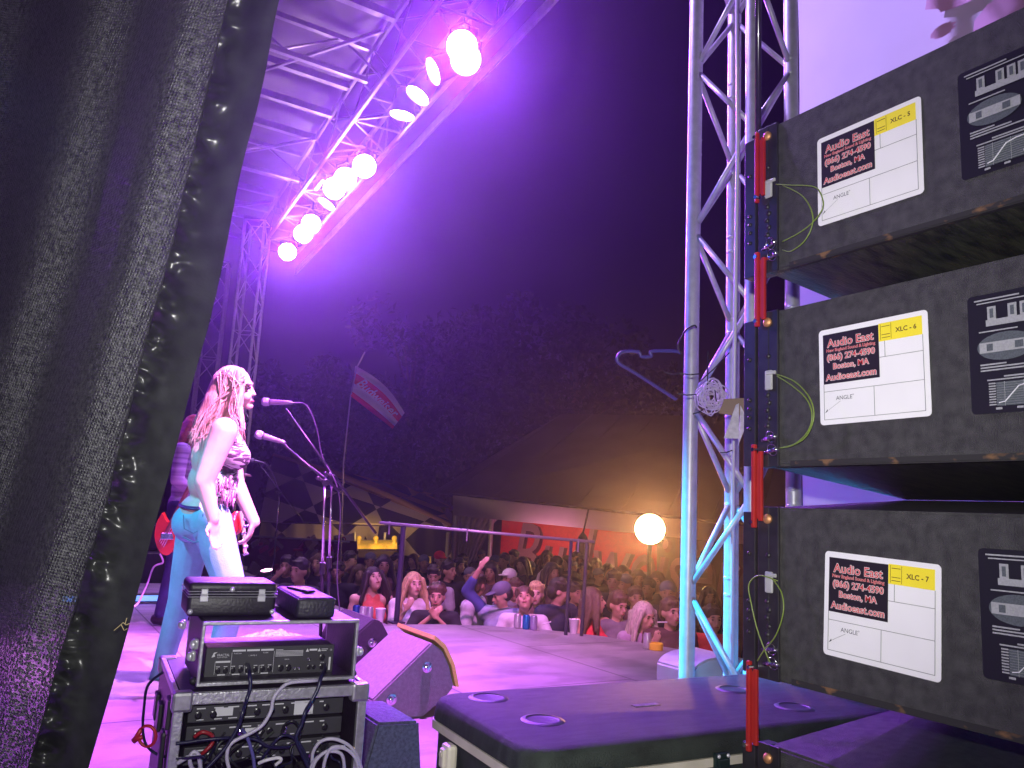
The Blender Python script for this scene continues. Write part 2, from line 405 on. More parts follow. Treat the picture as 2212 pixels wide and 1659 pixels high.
# ================================================================== LOUDSPEAKER STACK
BOXM = mat('textured_speaker_paint', (.044, .045, .042), .62, var=.30, scale=45, detail=8, bump=.5, bscale=420, spec=.35)
UNDERM = mat('scuffed_cabinet_end', (.012, .016, .013), .5, col2=(.05, .055, .035), scale=14, bump=.3, stretch=(1, 4, 1))
STICK = mat('white_sticker', (.80, .80, .80), .5, var=.02)
INK = mat('label_black_ink', (.012, .010, .012), .5); THINL = mat('label_grey_lines', (.16, .17, .17), .6)
REDINK = mat('label_red_ink', (.62, .035, .04), .5); PINKW = mat('label_white_ink', (.75, .66, .66), .5)
YEL = mat('yellow_tag_paper', (.85, .72, .03), .55, var=.04); SPEC = mat('spec_panel_navy', (.008, .008, .013), .45)
GREYP = mat('spec_print_grey', (.33, .34, .35), .5, var=.1, scale=300); GREYD = mat('spec_print_dim', (.085, .10, .11), .5, var=.2, scale=400); WHITEP = mat('spec_print_white', (.75, .76, .78), .5)
REDBAR = mat('red_anodised_bar', (.42, .022, .016), .4, .2, var=.1); BOLT = mat('copper_bolt', (.50, .24, .10), .5, .5, var=.3, scale=80)
WIRE = mat('green_coated_wire', (.16, .24, .03), .4); TAB = mat('frosted_tab', (.35, .35, .35), .3, var=.2)
WORN = mat('worn_plywood_edge', (.16, .085, .035), .8, col2=(.018, .018, .017), scale=38, detail=6, stretch=(1, .6, 1))
[n for n in WORN.node_tree.nodes if n.type == 'VALTORGB'][0].color_ramp.elements[0].position = .56
def rrect(u0, v0, u1, v1, r, n=5):
    pts = []
    for cx, cy, a0 in ((u1 - r, v1 - r, 0), (u0 + r, v1 - r, 90), (u0 + r, v0 + r, 180), (u1 - r, v0 + r, 270)):
        for i in range(n + 1):
            a = radians(a0 + 90 * i / n); pts.append((cx + r * cos(a), cy + r * sin(a)))
    return pts
# face frame: u to the right (-y), v up, out of the face is -x
def FM(off): return Matrix(((0, 0, -1, -off), (-1, 0, 0, 0), (0, 1, 0, 0), (0, 0, 0, 1)))
def fpoly(mb, pts, off, th=.0004): mb.poly(pts, th, FM(off)); return mb
def frect(mb, u0, v0, u1, v1, off, th=.0004): return fpoly(mb, [(u0, v0), (u1, v0), (u1, v1), (u0, v1)], off, th)
def ftext(mb, s, u, v, size, off, **k):
    vs, fs = text_geo(s, size, **k); return mb.add([(x + u, y + v, z) for x, y, z in vs], fs, FM(off))
def sticker(box, v0, num, tilt=0.0, clean=True):
    """white paper label; origin at its lower left corner, 0.230 x 0.197"""
    t = MB(); fpoly(t, rrect(0, 0, .232, .197, .008), .0006, .0005)
    st = t.build('sticker', STICK, box)
    st.matrix_local = Matrix.Translation((0, -.135, v0)) @ Matrix.Rotation(tilt, 4, 'X')
    a = MB(); frect(a, .010, .083, .134, .186, .0012); a.build('logo_panel', INK, st)
    L = [("Audio East", .166, .0235, 'n'), ("New England Sound & Lighting", .1515, .0088, 'n'), ("(866) 274-4590", .1365, .0172, 'n'), ("Boston, MA", .1175, .0165, 'n'), ("Audioeast.com", .0955, .0185, 'n')]
    b1 = MB(); b2 = MB()
    for s_, v, sz, _ in L:
        ftext(b1, s_, .072, v, sz, .0018, offset=.0009 if sz > .01 else .0003); ftext(b2, s_, .072, v, sz, .0021, offset=.0001)
    b1.build('logo_outline', PINKW, st); b2.build('logo_lettering', REDINK, st)
    y = MB(); frect(y, .1345, .152, .221, .1875, .0013); y.build('yellow_tag', YEL, st)
    k = MB(); ftext(k, "XLC - " + num, .190, .169, .0125, .0019, offset=.0003)
    for q in (.180, .164, .158): frect(k, .141, q, .158, q + .0011, .0019)
    frect(k, .1385, .1545, .1391, .1855, .0019); frect(k, .1600, .1545, .1606, .1855, .0019)
    k.build('tag_lettering', mat('tag_ink', (.10, .05, .01), .6), st)
    g = MB(); lw = .0009
    for (u0, w0, u1, w1) in ((.010, .010, .222, .010 + lw), (.010, .067, .222, .067 + lw), (.134, .121, .222, .121 + lw), (.010, .010, .010 + lw, .083), (.221, .010, .222, .152), (.121, .010, .121 + lw, .067), (.146, .121, .146 + lw, .152)):
        frect(g, u0, w0, u1, w1, .0016)
    g.tube([FM(.0016) @ Vector((.048, .046, 0)), FM(.0016) @ Vector((.020, .030, 0))], .0003, 4)
    g.build('form_lines', THINL, st)
    k = MB(); ftext(k, "ANGLE", .056, .052, .0115, .0016); fpoly(k, [(.012, .024), (.0185, .028), (.0175, .0315)], .0016)
    ftext(k, "o", .076, .0565, .006, .0016); k.build('form_lettering', mat('form_ink', (.05, .055, .07), .6), st)
def spec_panel(box, v0):
    st_ = MB(); fpoly(st_, rrect(0, 0, .30, .207, .008), .0006, .0006); st = st_.build('spec_panel', SPEC, box)
    st.matrix_local = Matrix.Translation((0, -.437, v0))
    g = MB(); d = MB(); w_ = MB()
    frect(g, .012, .196, .085, .1985, .0014); frect(g, .016, .1905, .135, .1925, .0014)
    # four block towers standing on a base
    frect(g, .030, .150, .122, .161, .0014)
    for u in (.033, .066, .085, .103): frect(g, u, .161, u + .014, .184, .0014); frect(d, u + .004, .164, u + .010, .180, .0019)
    ell_ = [(.060 + .046 * cos(a * pi / 14), .113 + .024 * sin(a * pi / 14)) for a in range(28)]
    fpoly(d, ell_, .0014); frect(g, .018, .104, .104, .122, .0019); frect(d, .030, .107, .040, .119, .0024); frect(d, .075, .107, .088, .119, .0024)
    for u in (.047, .066): g.poly([(u + .005 * cos(a * pi / 6), .113 + .005 * sin(a * pi / 6)) for a in range(12)], .0004, FM(.0024))
    frect(g, .018, .140, .080, .1422, .0014)
    for q in range(3): frect(g, .018, .0825 - q * .005, .060 + .028 * q, .0850 - q * .005, .0014)
    frect(g, .055, .0600, .28, .0625, .0014); frect(g, .028, .0555, .28, .0578, .0014)
    fpoly(d, [(.042, .012), (.29, .012), (.29, .052), (.042, .052)], .0014)
    for q in range(9): frect(g, .030, .0135 + q * .0045, .041, .0158 + q * .0045, .0014)
    for q in range(5): frect(g, .055 + q * .03, .0115, .0552 + q * .03 + .0004, .0525, .0019); frect(g, .040 + q * .033, .006, .050 + q * .033, .0095, .0014)
    for q in range(10): frect(g, .042, .014 + q * .004, .29, .0143 + q * .004, .0019)
    cv = [(.046, .017), (.056, .019), (.066, .030), (.078, .043), (.095, .047), (.14, .048), (.20, .0485), (.24, .042), (.27, .025)]
    w_.tube([FM(.003) @ Vector((u, v, 0)) for u, v in cv], .0010, 5)
    frect(w_, .105, .0185, .135, .0225, .0022); frect(w_, .142, .0185, .165, .0225, .0022)
    # small picture of an arc of cabinets
    frect(g, .148, .148, .1490, .200, .0014); frect(g, .148, .148, .24, .1488, .0014)
    fpoly(w_, [(.156, .153), (.163, .149), (.172, .160), (.178, .178), (.170, .180), (.164, .165)], .0014); fpoly(w_, [(.152, .184), (.160, .182), (.160, .198), (.154, .196)], .0014)
    fpoly(w_, [(.165, .184), (.176, .184), (.172, .190), (.176, .198), (.166, .198)], .0014); frect(w_, .185, .160, .191, .190, .0014)
    frect(g, .150, .100, .24, .112, .0014)
    for q in range(4): frect(g, .153 + q * .02, .112, .167 + q * .02, .136, .0014)
    g.build('spec_print', GREYP, st); d.build('spec_graphic', GREYD, st); w_.build('spec_highlight', WHITEP, st)
    # raised cabinet lip round the panel
def line_box(zb, hgt, num, label, stick_v, panel_v, tilt, slack=.042, skew=0.0):
    t = thing('loudspeaker', label, 'loudspeaker', (1.37, 1.16, zb), 0, 'black loudspeaker cabinets of the right-hand stack')
    D_ = .50; W_ = 1.02
    b = MB(); bm = bmesh.new()
    vs = [bm.verts.new(v) for v in ((0, 0, 0), (D_, 0, -slack), (D_, 0, hgt + slack), (0, 0, hgt), (0, -W_, 0), (D_, -W_, -slack), (D_, -W_, hgt + slack), (0, -W_, hgt))]
    for f in ((3, 2, 1, 0), (4, 5, 6, 7), (0, 4, 7, 3), (1, 2, 6, 5), (3, 7, 6, 2)): bm.faces.new([vs[i] for i in f])
    bm.faces.new([vs[i] for i in (0, 1, 5, 4)]); bm.normal_update()
    bmesh.ops.bevel(bm, geom=[e for e in bm.edges], offset=.005, segments=2, affect='EDGES')
    b.bm_add(bm); body = b.build('cabinet', BOXM, t)
    # worn bare underside
    u = MB(); u.add([(.012, -.01, -.0012 - .0008), (D_ - .01, -.01, -slack - .002), (D_ - .01, -W_ + .01, -slack - .002), (.012, -W_ + .01, -.002)], [(0, 1, 2, 3)])
    u.add([(.012, -.01, -.0035), (D_ - .01, -.01, -slack - .0035), (D_ - .01, -W_ + .01, -slack - .0035), (.012, -W_ + .01, -.0035)], [(3, 2, 1, 0)]); u.build('underside', UNDERM, t)
    gr = MB(); gr.box((D_ + .004, -W_ / 2, hgt / 2), (.008, W_ - .03, hgt + 2 * slack - .03)); gr.build('grille', BLACKM, t)
    wm = MB(); wm.box((.0, -W_ / 2 - .02, .006), (.0024, W_ - .08, .010)); wm.box((.006, -W_ / 2 - .02, -.0005), (.012, W_ - .08, .0024)); wm.build('worn_edge', WORN, t)
    # rigging channels: two upright steel angles
    rg = MB(); rg.rbox((.010, .006, hgt / 2), (.034, .030, hgt + .004), .002); rg.rbox((-.003, -.010, hgt / 2), (.006, .046, hgt + .004), .002)
    rg.build('rigging_channel', BLACKM, t)
    rg = MB(); rg.rbox((.016, .052, hgt / 2 - .004), (.030, .034, hgt - .012), .002); rg.rbox((.030, .030, hgt / 2), (.008, .05, hgt - .03), .002); rg.build('rigging_channel', BLACKM, t)
    bo = MB(); bo.lathe([(.0105, 0), (.0105, .004), (.007, .008), (.001, .009)], 16, FM(.006) @ Matrix.Translation((.006, hgt - .024, 0))); bo.build('bolt', BOLT, t, auto=40)
    rv = [(.006, hgt - .10), (.004, .155), (.008, .138), (.003, .122), (.008, .105), (.004, .088), (.006, .030)] if True else []
    for u_, v_ in rv:
        k = MB(); k.lathe([(.0062, 0), (.0055, .0022), (.0008, .0034)], 10, FM(.0062) @ Matrix.Translation((u_, v_, 0))); k.build('rivet', BLACKM, t, smooth=True)
    for v_ in (hgt - .10, .15, .13, .11, .085):
        k = MB(); k.lathe([(.005, 0), (.0045, .002), (.0008, .003)], 10, FM(-.0005) @ Matrix.Translation((-.052, v_, 0))); k.build('rivet', BLACKM, t, smooth=True)
    tb = MB(); tb.rbox((-.0105, -.012, hgt - .155), (.006, .020, .044), .003); tb.rbox((-.013, -.020, hgt - .140), (.006, .026, .008), .002); tb.build('lock_tab', TAB, t)
    # quick-release pins
    for q, (u_, v_) in enumerate(((.016, .062), (.020, .034))):
        k = MB(); k.cyl(FM(.004) @ Vector((u_ - .026, v_ - .006, 0)), FM(.014) @ Vector((u_ + .012, v_, 0)), .0050, n=12); k.ell(FM(.014) @ Vector((u_ + .014, v_, 0)), (.008, .008, .006), u=12, v=8)
        rr = [FM(.014) @ Vector((u_ + .004 + .012 * cos(a * pi / 8), v_ + .012 * sin(a * pi / 8), .004 * sin(a * pi / 8))) for a in range(16)]
        k.tube(rr, .0011, 5, closed=True); k.build('lock_pin', STEEL, t, smooth=True)
    sticker(t, stick_v, num, tilt); spec_panel(t, panel_v)
    return t
# z of each rear-bottom edge / height at the rear
B = [(1.562, .350, '5', 'topmost loudspeaker of the stack, its label tag ending in 5', .070, .068, .0), (1.128, .342, '6', 'second loudspeaker from the top, its label tag ending in 6', .080, .078, radians(-.5)),
     (.690, .350, '7', 'third loudspeaker down the stack, its label tag ending in 7', .072, .086, radians(2.2)), (.222, .338, '8', 'lowest loudspeaker, only its dark top and rigging corner in view', .08, .08, .0)]
boxes = [line_box(*b[:3], b[3], b[4], b[5], b[6]) for b in B]
def loop(name, pts, k, label):
    mb = MB(); n = len(pts); P3 = [PX(x, y, 1.37 - .014 - .012 * math.sin(pi * i / (n - 1))) for i, (x, y) in enumerate(pts)]
    # smooth by Catmull-Rom
    out = catmull(P3, 6); mb.tube(out, .0014, 6); mb.build(name, WIRE, boxes[k], smooth=True, world=True)
def catmull(p, n=6):
    o = []; q = [p[0]] + list(p) + [p[-1]]
    for i in range(1, len(q) - 2):
        for j in range(n):
            t = j / n; a, b, c, d = q[i - 1], q[i], q[i + 1], q[i + 2]
            o.append(.5 * ((2 * b) + (c - a) * t + (2 * a - 5 * b + 4 * c - d) * t * t + (3 * b - a - 3 * c + d) * t ** 3))
    o.append(q[-2]); return o
loop('safety_wire', [(1676, 398), (1710, 400), (1760, 404), (1777, 430), (1776, 452), (1758, 478), (1728, 502), (1690, 522)], 0, '')
loop('safety_wire', [(1690, 400), (1735, 425), (1756, 470), (1742, 515), (1710, 542), (1690, 540)], 0, '')
loop('safety_wire', [(1678, 812), (1712, 834), (1742, 862), (1754, 895), (1746, 930), (1718, 958), (1684, 968)], 1, '')
loop('safety_wire', [(1676, 808), (1716, 824), (1748, 858), (1758, 900), (1742, 942), (1712, 962), (1688, 968)], 1, '')
loop('safety_wire', [(1680, 1255), (1640, 1243), (1618, 1262), (1622, 1300), (1636, 1360), (1655, 1412), (1664, 1432)], 2, '')
loop('safety_wire', [(1668, 1250), (1688, 1280), (1692, 1322), (1676, 1372), (1650, 1405), (1636, 1428)], 2, '')
# red rigging links that bridge the gaps
def link_bar(x0, y0, x1, y1, lab, w_=.020):
    a = PX(x0, y0, 1.352); b = PX(x1, y1, 1.352)
    t = thing('rigging_bar', lab, 'rigging bar', b, group='red rigging bars joining the loudspeakers')
    c = (a + b) / 2; m_ = MB(); m_.rbox(c, (.010, w_ * .52, a.z - b.z), .0025); m_.rbox(c + Vector((.004, -.0145, 0)), (.008, .010, a.z - b.z - .03), .002); m_.rbox(c + Vector((.001, -.009, 0)), (.002, .004, a.z - b.z - .04), .0005)
    m_.build('bar', REDBAR, t, world=True)
    for p in (a, b):
        k = MB(); k.cyl(p + Vector((-.009, 0, -.012 if p is a else .012)), p + Vector((.004, 0, -.012 if p is a else .012)), .0045, n=10); k.build('pin', STEEL, t, world=True)
link_bar(1634, 288, 1637, 438, 'short red bar lying in the rigging slot of the topmost loudspeaker', .016)
link_bar(1636, 545, 1636, 706, 'red rigging bar between the topmost and second loudspeakers')
link_bar(1631, 960, 1627, 1140, 'bright red rigging bar between the second and third loudspeakers')
link_bar(1622, 1428, 1614, 1622, 'red rigging bar between the third and lowest loudspeakers')
hp = MB(); a = PX(1638, 285, 1.375); hp.tube([a, a + Vector((0, 0, 1.6))], .0075, 12); tag(hp.build('hanging_strap', mat('dark_glossy_tube', (.02, .015, .03), .2, coat=1), smooth=True), 'dark glossy tube rising from the topmost loudspeaker corner', 'tube')

# ================================================================== WHITE WING SCRIM
SCR = mat('white_scrim_vinyl', (.62, .60, .64), .7, var=.05, scale=2, bump=.05)
sc = MB(); N = 60; K = 30
def scrimp(i, j):
    y = 2.30 - 4.6 * i / N; z = .05 + 6.0 * j / K
    return Vector((2.95 + .02 * sin(y * 5) + .012 * sin(z * 3 + y * 2), y, z))
sc.add([scrimp(i, j) for j in range(K + 1) for i in range(N + 1)], [(j * (N + 1) + i, j * (N + 1) + i + 1, (j + 1) * (N + 1) + i + 1, (j + 1) * (N + 1) + i) for j in range(K) for i in range(N)])
scr = thing('wing_banner', 'large white vinyl banner hung behind the loudspeakers, its print reversed', 'banner', (2.95, 0, 0))
sc.build('vinyl', SCR, scr, smooth=True, world=True)
def scr_M(c): return Matrix(((0, 0, -1, c.x - .035), (1, 0, 0, c.y), (0, 1, 0, c.z), (0, 0, 0, 1)))   # mirrored print
LW = Vector((0, 0, 0)); c_ = PX(2080, -60, 2.93)
tx = MB(); vs, fs = text_geo("MUSIC", .62, 'LEFT', offset=.02); tx.add([(x, y, z) for x, y, z in vs], fs, scr_M(c_ + Vector((0, -1.75, .12)))); tx.build('reversed_lettering', mat('banner_grey_print', (.56, .54, .59), .7), scr, world=True)
pk = MB()
for (x, y, rr) in ((2095, -40, .17), (2000, -75, .12), (2190, 20, .14), (2040, 68, .05)):
    q = PX(x, y, 2.93); pk.add([(2.918, q.y + rr * (1 + .2 * sin(3 * a)) * cos(a * pi / 10), q.z + rr * .55 * sin(a * pi / 10)) for a in range(20)], [tuple(range(20))])
pk.build('pink_print', mat('banner_pink_print', (.66, .40, .52), .7), scr, world=True)

# ================================================================== ROAD CASE with caster dishes
GRN = mat('dark_green_case_shell', (.024, .036, .029), .66, var=.35, scale=16, bump=.45, bscale=260, col2=(.010, .017, .013), spec=.35, stretch=(1, 3, 1), detail=9)
CREAM = mat('cream_extrusion', (.50, .47, .38), .5, var=.1); LATCH = mat('dark_green_latch', (.02, .05, .045), .3, .6)
rc = thing('road_case', 'big dark green road case with cream band and round caster dishes in its lid', 'road case', (.875, 1.295, 0), radians(-3.5))
LX, LY, ZT = 1.10, .50, .56
b = MB()
def rr_ring(inset, z, r): return [(x, y, z) for x, y in rrect(inset, inset, LX - inset, LY - inset, r, 6)]
prof = [(.010, ZT - .052, .05), (.0, ZT - .048, .06), (-.0, ZT - .034, .062), (.003, ZT - .016, .062), (.009, ZT - .005, .06), (.020, ZT, .05)]
rings = [rr_ring(*(p[0], p[1], p[2])) for p in prof]; n = len(rings[0]); vs = [v for r in rings for v in r]
fs = [(k * n + i, k * n + (i + 1) % n, (k + 1) * n + (i + 1) % n, (k + 1) * n + i) for k in range(len(rings) - 1) for i in range(n)]
fs.append(tuple(range(n - 1, -1, -1))); top = [(len(rings) - 1) * n + i for i in range(n)]
fs.append(tuple(top)); b.add(vs, fs); lid = b.build('lid', GRN, rc, auto=50)
b = MB(); rings = [rr_ring(-.002, ZT - .068, .058), rr_ring(-.002, ZT - .050, .058)]; n = len(rings[0]); b.add(rings[0] + rings[1], [(i, (i + 1) % n, n + (i + 1) % n, n + i) for i in range(n)] + [tuple(range(n - 1, -1, -1)), tuple(range(n, 2 * n))]); b.build('cream_band', CREAM, rc, auto=50)
b = MB(); rings = [rr_ring(.012, .03, .05), rr_ring(.012, ZT - .069, .05)]; b.add(rings[0] + rings[1], [(i, (i + 1) % n, n + (i + 1) % n, n + i) for i in range(n)] + [tuple(range(n - 1, -1, -1)), tuple(range(n, 2 * n))]); b.build('body', GRN, rc, auto=50)
Mi = WM[rc.name].inverted()
for (x, y, rad) in ((1055, 1508, .036), (1172, 1556, .036), (1585, 1490, .036), (1716, 1528, .036)):
    c = Mi @ PZ(x, y, ZT)
    k = MB(); k.lathe([(rad * 1.35, .0004), (rad * 1.22, .0030), (rad * 1.04, .0036), (rad, .0018), (rad * .93, .0012), (.001, .0010)], 28, Matrix.Translation((c.x, c.y, ZT)))
    k.build('caster_dish', mat('dish_recess_shade', (.010, .020, .016), .5), rc, auto=50)  # near-black colour paints in the shade of a deeper recess
for (x, y) in ((1395, 1524),):
    c = Mi @ PZ(x, y, ZT); k = MB(); k.rbox((c.x, c.y, ZT + .0012), (.075, .02, .0024), .001); k.build('worn_label', mat('worn_tape', (.14, .13, .12), .8, var=.4, scale=60), rc)
for lx in (.115, .44, .80):
    k = MB(); k.rbox((lx + .03, -.005, ZT - .062), (.040, .012, .046), .003); k.rbox((lx + .03, -.012, ZT - .060), (.030, .008, .018), .002); k.build('latch', LATCH, rc)
    for s_ in (-.013, .013):
        k = MB(); k.ell((lx + .03 + s_, -.012, ZT - .045), (.0042, .003, .0042), u=10, v=8); k.build('rivet', NICK, rc, smooth=True)
for ly, zo in ((.33, 0), (.17, -.01)):
    k = MB(); k.rbox((-.012, ly, ZT - .112 + zo), (.026, .040, .085), .008); k.rbox((-.026, ly, ZT - .098 + zo), (.012, .022, .04), .004); k.cyl((-.034, ly, ZT - .09 + zo), (-.030, ly, ZT - .09 + zo), .006, n=12)
    k.build('hinge_bracket', CREAM, rc)
for cx in (.1, LX - .1):
    for cy_ in (.08, LY - .08):
        k = MB(); k.cyl((cx - .012, cy_, .025), (cx + .012, cy_, .025), .025, n=16); k.box((cx, cy_, .045), (.05, .05, .008)); k.build('caster', BLACK, rc)

# ================================================================== MONITOR WEDGES
def wedge(name, label, prof_px, floor_px, depth, mt, grille_px=None, gm=None, knobs=(), lip=None, zbase=0.0):
    O = PZ(*floor_px, zbase); yp = O.y
    def py(x, y):
        d = D(x, y); p = CAM + d * ((yp - CAM.y) / d.y); return p
    t = thing(name, label, 'floor monitor', O)
    pts = [py(*p) for p in prof_px]; zmin = min(p.z for p in pts)
    bm = bmesh.new(); v0 = [bm.verts.new((p.x, yp, max(p.z, zbase + .002))) for p in pts]; v1 = [bm.verts.new((p.x, yp + depth, max(p.z, zbase + .002))) for p in pts]; n = len(pts)
    bm.faces.new(v0); bm.faces.new(v1[::-1])
    for i in range(n): bm.faces.new((v0[i], v1[i], v1[(i + 1) % n], v0[(i + 1) % n]))
    bmesh.ops.recalc_face_normals(bm, faces=bm.faces)
    bmesh.ops.bevel(bm, geom=list(bm.edges), offset=.008, segments=2, affect='EDGES', clamp_overlap=True)
    mb = MB(); mb.bm_add(bm); mb.build('cabinet', mt, t, world=True, auto=35)
    if grille_px:
        g = [py(*p) for p in grille_px]; mb = MB(); k = len(g)
        c0 = sum((p for p in pts), Vector()) / n
        vs = []
        for s_ in (0, 1):
            for p in g:
                dr = (p - c0).normalized(); q = p + Vector((dr.x, 0, dr.z)) * (.004 + .019 * s_); vs += [(q.x, yp + .004, q.z), (q.x, yp + depth - .004, q.z)]
        fs = []
        for i in range(k - 1):
            for s_ in (0, 1):
                o = s_ * 2 * k + 2 * i; fs.append((o, o + 1, o + 3, o + 2) if s_ else (o, o + 2, o + 3, o + 1))
            fs.append((2 * i, 2 * k + 2 * i, 2 * k + 2 * i + 2, 2 * i + 2)); fs.append((2 * i + 1, 2 * i + 3, 2 * k + 2 * i + 3, 2 * k + 2 * i + 1))
        fs.append((0, 1, 2 * k + 1, 2 * k)); e = 2 * (k - 1); fs.append((e, 2 * k + e, 2 * k + e + 1, e + 1))
        mb.add(vs, fs); mb.build('grille', gm, t, world=True)
    for (x, y) in knobs:
        p = py(x, y); M_ = Matrix.Translation((p.x, yp - .002, p.z)) @ Matrix.Rotation(radians(90), 4, 'X')
        k = MB(); k.lathe([(.026, 0), (.026, .004), (.018, .006), (.017, .020), (.012, .023), (.001, .024)], 20, M_); k.box((p.x, yp - .026, p.z), (.006, .006, .03), rot=(0, .5, 0))
        k.build('knob', STEEL, t, world=True, auto=40)
    return t
CARPG = mat('grey_speaker_carpet', (.18, .18, .19), .85, var=.12, scale=60, bump=.4, bscale=300)
wedge('floor_monitor', 'grey wedge monitor with amber grille standing on the stage floor', [(803, 1513), (803, 1528), (835, 1552), (912, 1554), (965, 1505), (981, 1484), (972, 1440), (956, 1405), (932, 1388)],
      (875, 1555), .46, CARPG, [(938, 1384), (958, 1402), (975, 1440), (984, 1484)], mat('amber_foam_grille', (.72, .62, .12), .7, var=.15, scale=200, bump=.4), [(922, 1441), (845, 1511)])
CARPB = mat('black_speaker_carpet', (.028, .026, .032), .85, var=.15, scale=60, bump=.4, bscale=300)
wedge('floor_monitor', 'black wedge monitor standing behind the small rack case', [(755, 1400), (768, 1372), (806, 1338), (824, 1342), (840, 1372), (851, 1406), (846, 1440), (800, 1477), (755, 1477)], (790, 1477), .5, CARPB, None, None, [(803, 1388)])
BLUC = mat('blue_lit_box_carpet', (.10, .11, .16), .9, var=.3, scale=90, bump=.5, bscale=300)  # the blue light on this box is mixed into its carpet colour
wedge('floor_monitor', 'carpeted wedge box lit blue between the rack case and the road case', [(816, 1562), (906, 1558), (912, 1700), (905, 1800), (775, 1800), (780, 1690)], (850, 1790), .3, BLUC)
wedge('floor_monitor', 'pale rounded monitor lit cyan behind the foot of the truss tower', [(1496, 1480), (1497, 1452), (1508, 1436), (1530, 1424), (1578, 1416), (1612, 1424), (1622, 1560), (1500, 1560)], (1560, 1600), .25, mat('pale_monitor_plastic', (.55, .56, .58), .5, var=.05))
# ================================================================== RACK CASES AND GEAR
CASEB = mat('case_black_laminate', (.020, .018, .024), .45, var=.25, scale=30, bump=.15)
EDGE = mat('case_edge_aluminium', (.50, .50, .53), .38, .75, var=.15, scale=50, bump=.15, bscale=120)
CORN = mat('zinc_corner', (.42, .41, .45), .4, .8, var=.15, scale=60)
PANEL = mat('amp_panel_grey', (.040, .040, .046), .5, .2, var=.1); PRINT = mat('panel_print_white', (.62, .62, .66), .6); JACK = mat('jack_black', (.012, .012, .014), .3)
RT = radians(-4.5)
RM = TR(CAM + Vector((0, 0, 0)), 0)
c0 = P(378, 1500, 1.90); ZR = c0.z      # upper left front corner of the big rack case
def rackthing(name, label, cat, x, y, z, group=None):      # frame: x right, y away, z up, rotated with the rack
    M = Matrix.Translation((c0.x, c0.y, 0)) @ Matrix.Rotation(RT, 4, 'Z') @ Matrix.Translation((x * .86, y, z)) @ Matrix.Diagonal((.86, 1, 1, 1)); return thing(name, label, cat, M=M, group=group)
RW, RD = .560, .50
big = rackthing('rack_case', 'large rack case full of cabled gear, open toward the camera', 'rack case', 0, 0, 0)
b = MB(); t_ = .014; zt = ZR
b.box((t_ / 2 + .003, RD / 2 + .01, zt / 2), (t_, RD - .03, zt - .01)); b.box((RW - t_ / 2 - .003, RD / 2 + .01, zt / 2), (t_, RD - .03, zt - .01))
b.box((RW / 2, RD / 2 + .01, zt - t_ / 2 - .002), (RW - 2 * t_ - .008, RD - .03, t_)); b.box((RW / 2, RD / 2, .02), (RW - 2 * t_ - .008, RD - .03, t_)); b.box((RW / 2, RD - .012, zt / 2), (RW - .04, .008, zt - .06))
b.build('shell', CASEB, big)
b = MB(); e = .028
b.rbox((RW / 2, .008, zt - e / 2), (RW - .04, .018, e), .003); b.rbox((e / 2, .008, zt / 2 - .02), (e, .018, zt - .04), .003); b.rbox((RW - e / 2, .008, zt / 2 - .02), (e, .018, zt - .04), .003)
b.rbox((.006, RD / 2, zt - .006), (.016, RD - .04, .016), .003); b.rbox((RW - .006, RD / 2, zt - .006), (.016, RD - .04, .016), .003)
b.build('edge_frame', EDGE, big)
for x in (.022, RW - .022):
    for y in (.014, RD - .02):
        b = MB(); b.rbox((x, y, zt - .020), (.056, .040, .048), .008); b.build('corner_cap', CORN, big)
b = MB()
for q, (y, z) in enumerate(((.08, zt - .06), (.30, zt - .12), (.42, zt - .12))): b.rbox((-.004, y, z), (.012, .06, .07), .003)
b.rbox((-.008, .10, zt - .17), (.014, .05, .13), .01); b.build('side_hardware', BLACKM, big)
for k_ in range(3):       # rack units inside
    zc = zt - .066 - .050 * k_; un = MB(); un.rbox((RW / 2, .15, zc), (.46, .16, .042), .002); u_ = un.build('rack_unit', PANEL, big)
    p = MB(); random.seed(k_ + 3)
    for q in range(9):
        x0 = .07 + q * .045 + random.uniform(0, .01); ww = random.uniform(.012, .035); p.box((x0 + ww / 2, .0685, zc + .013), (ww, .001, .003))
        if random.random() < .6: p.box((x0 + ww / 2, .0685, zc - .014), (ww * .8, .001, .0022))
    if k_ == 0: p.box((.385, .0685, zc), (.058, .001, .034)); p.box((.15, .0685, zc + .002), (.05, .001, .020))
    if k_ == 1:
        p.box((.24, .0685, zc), (.05, .001, .016))
    p.build('panel_print', PRINT, u_)
    for q in range(10):
        j = MB(); x0 = .078 + q * .042
        if abs(x0 - .385) < .03 or abs(x0 - .15) < .028: continue
        j.lathe([(.010, 0), (.010, .003), (.007, .004), (.006, .001), (.001, .001)], 14, Matrix.Translation((x0, .0685, zc - .003)) @ Matrix.Rotation(radians(90), 4, 'X')); j.build('socket', STEEL if (q in (2, 3, 6) and k_ == 1) else JACK, u_, auto=40)
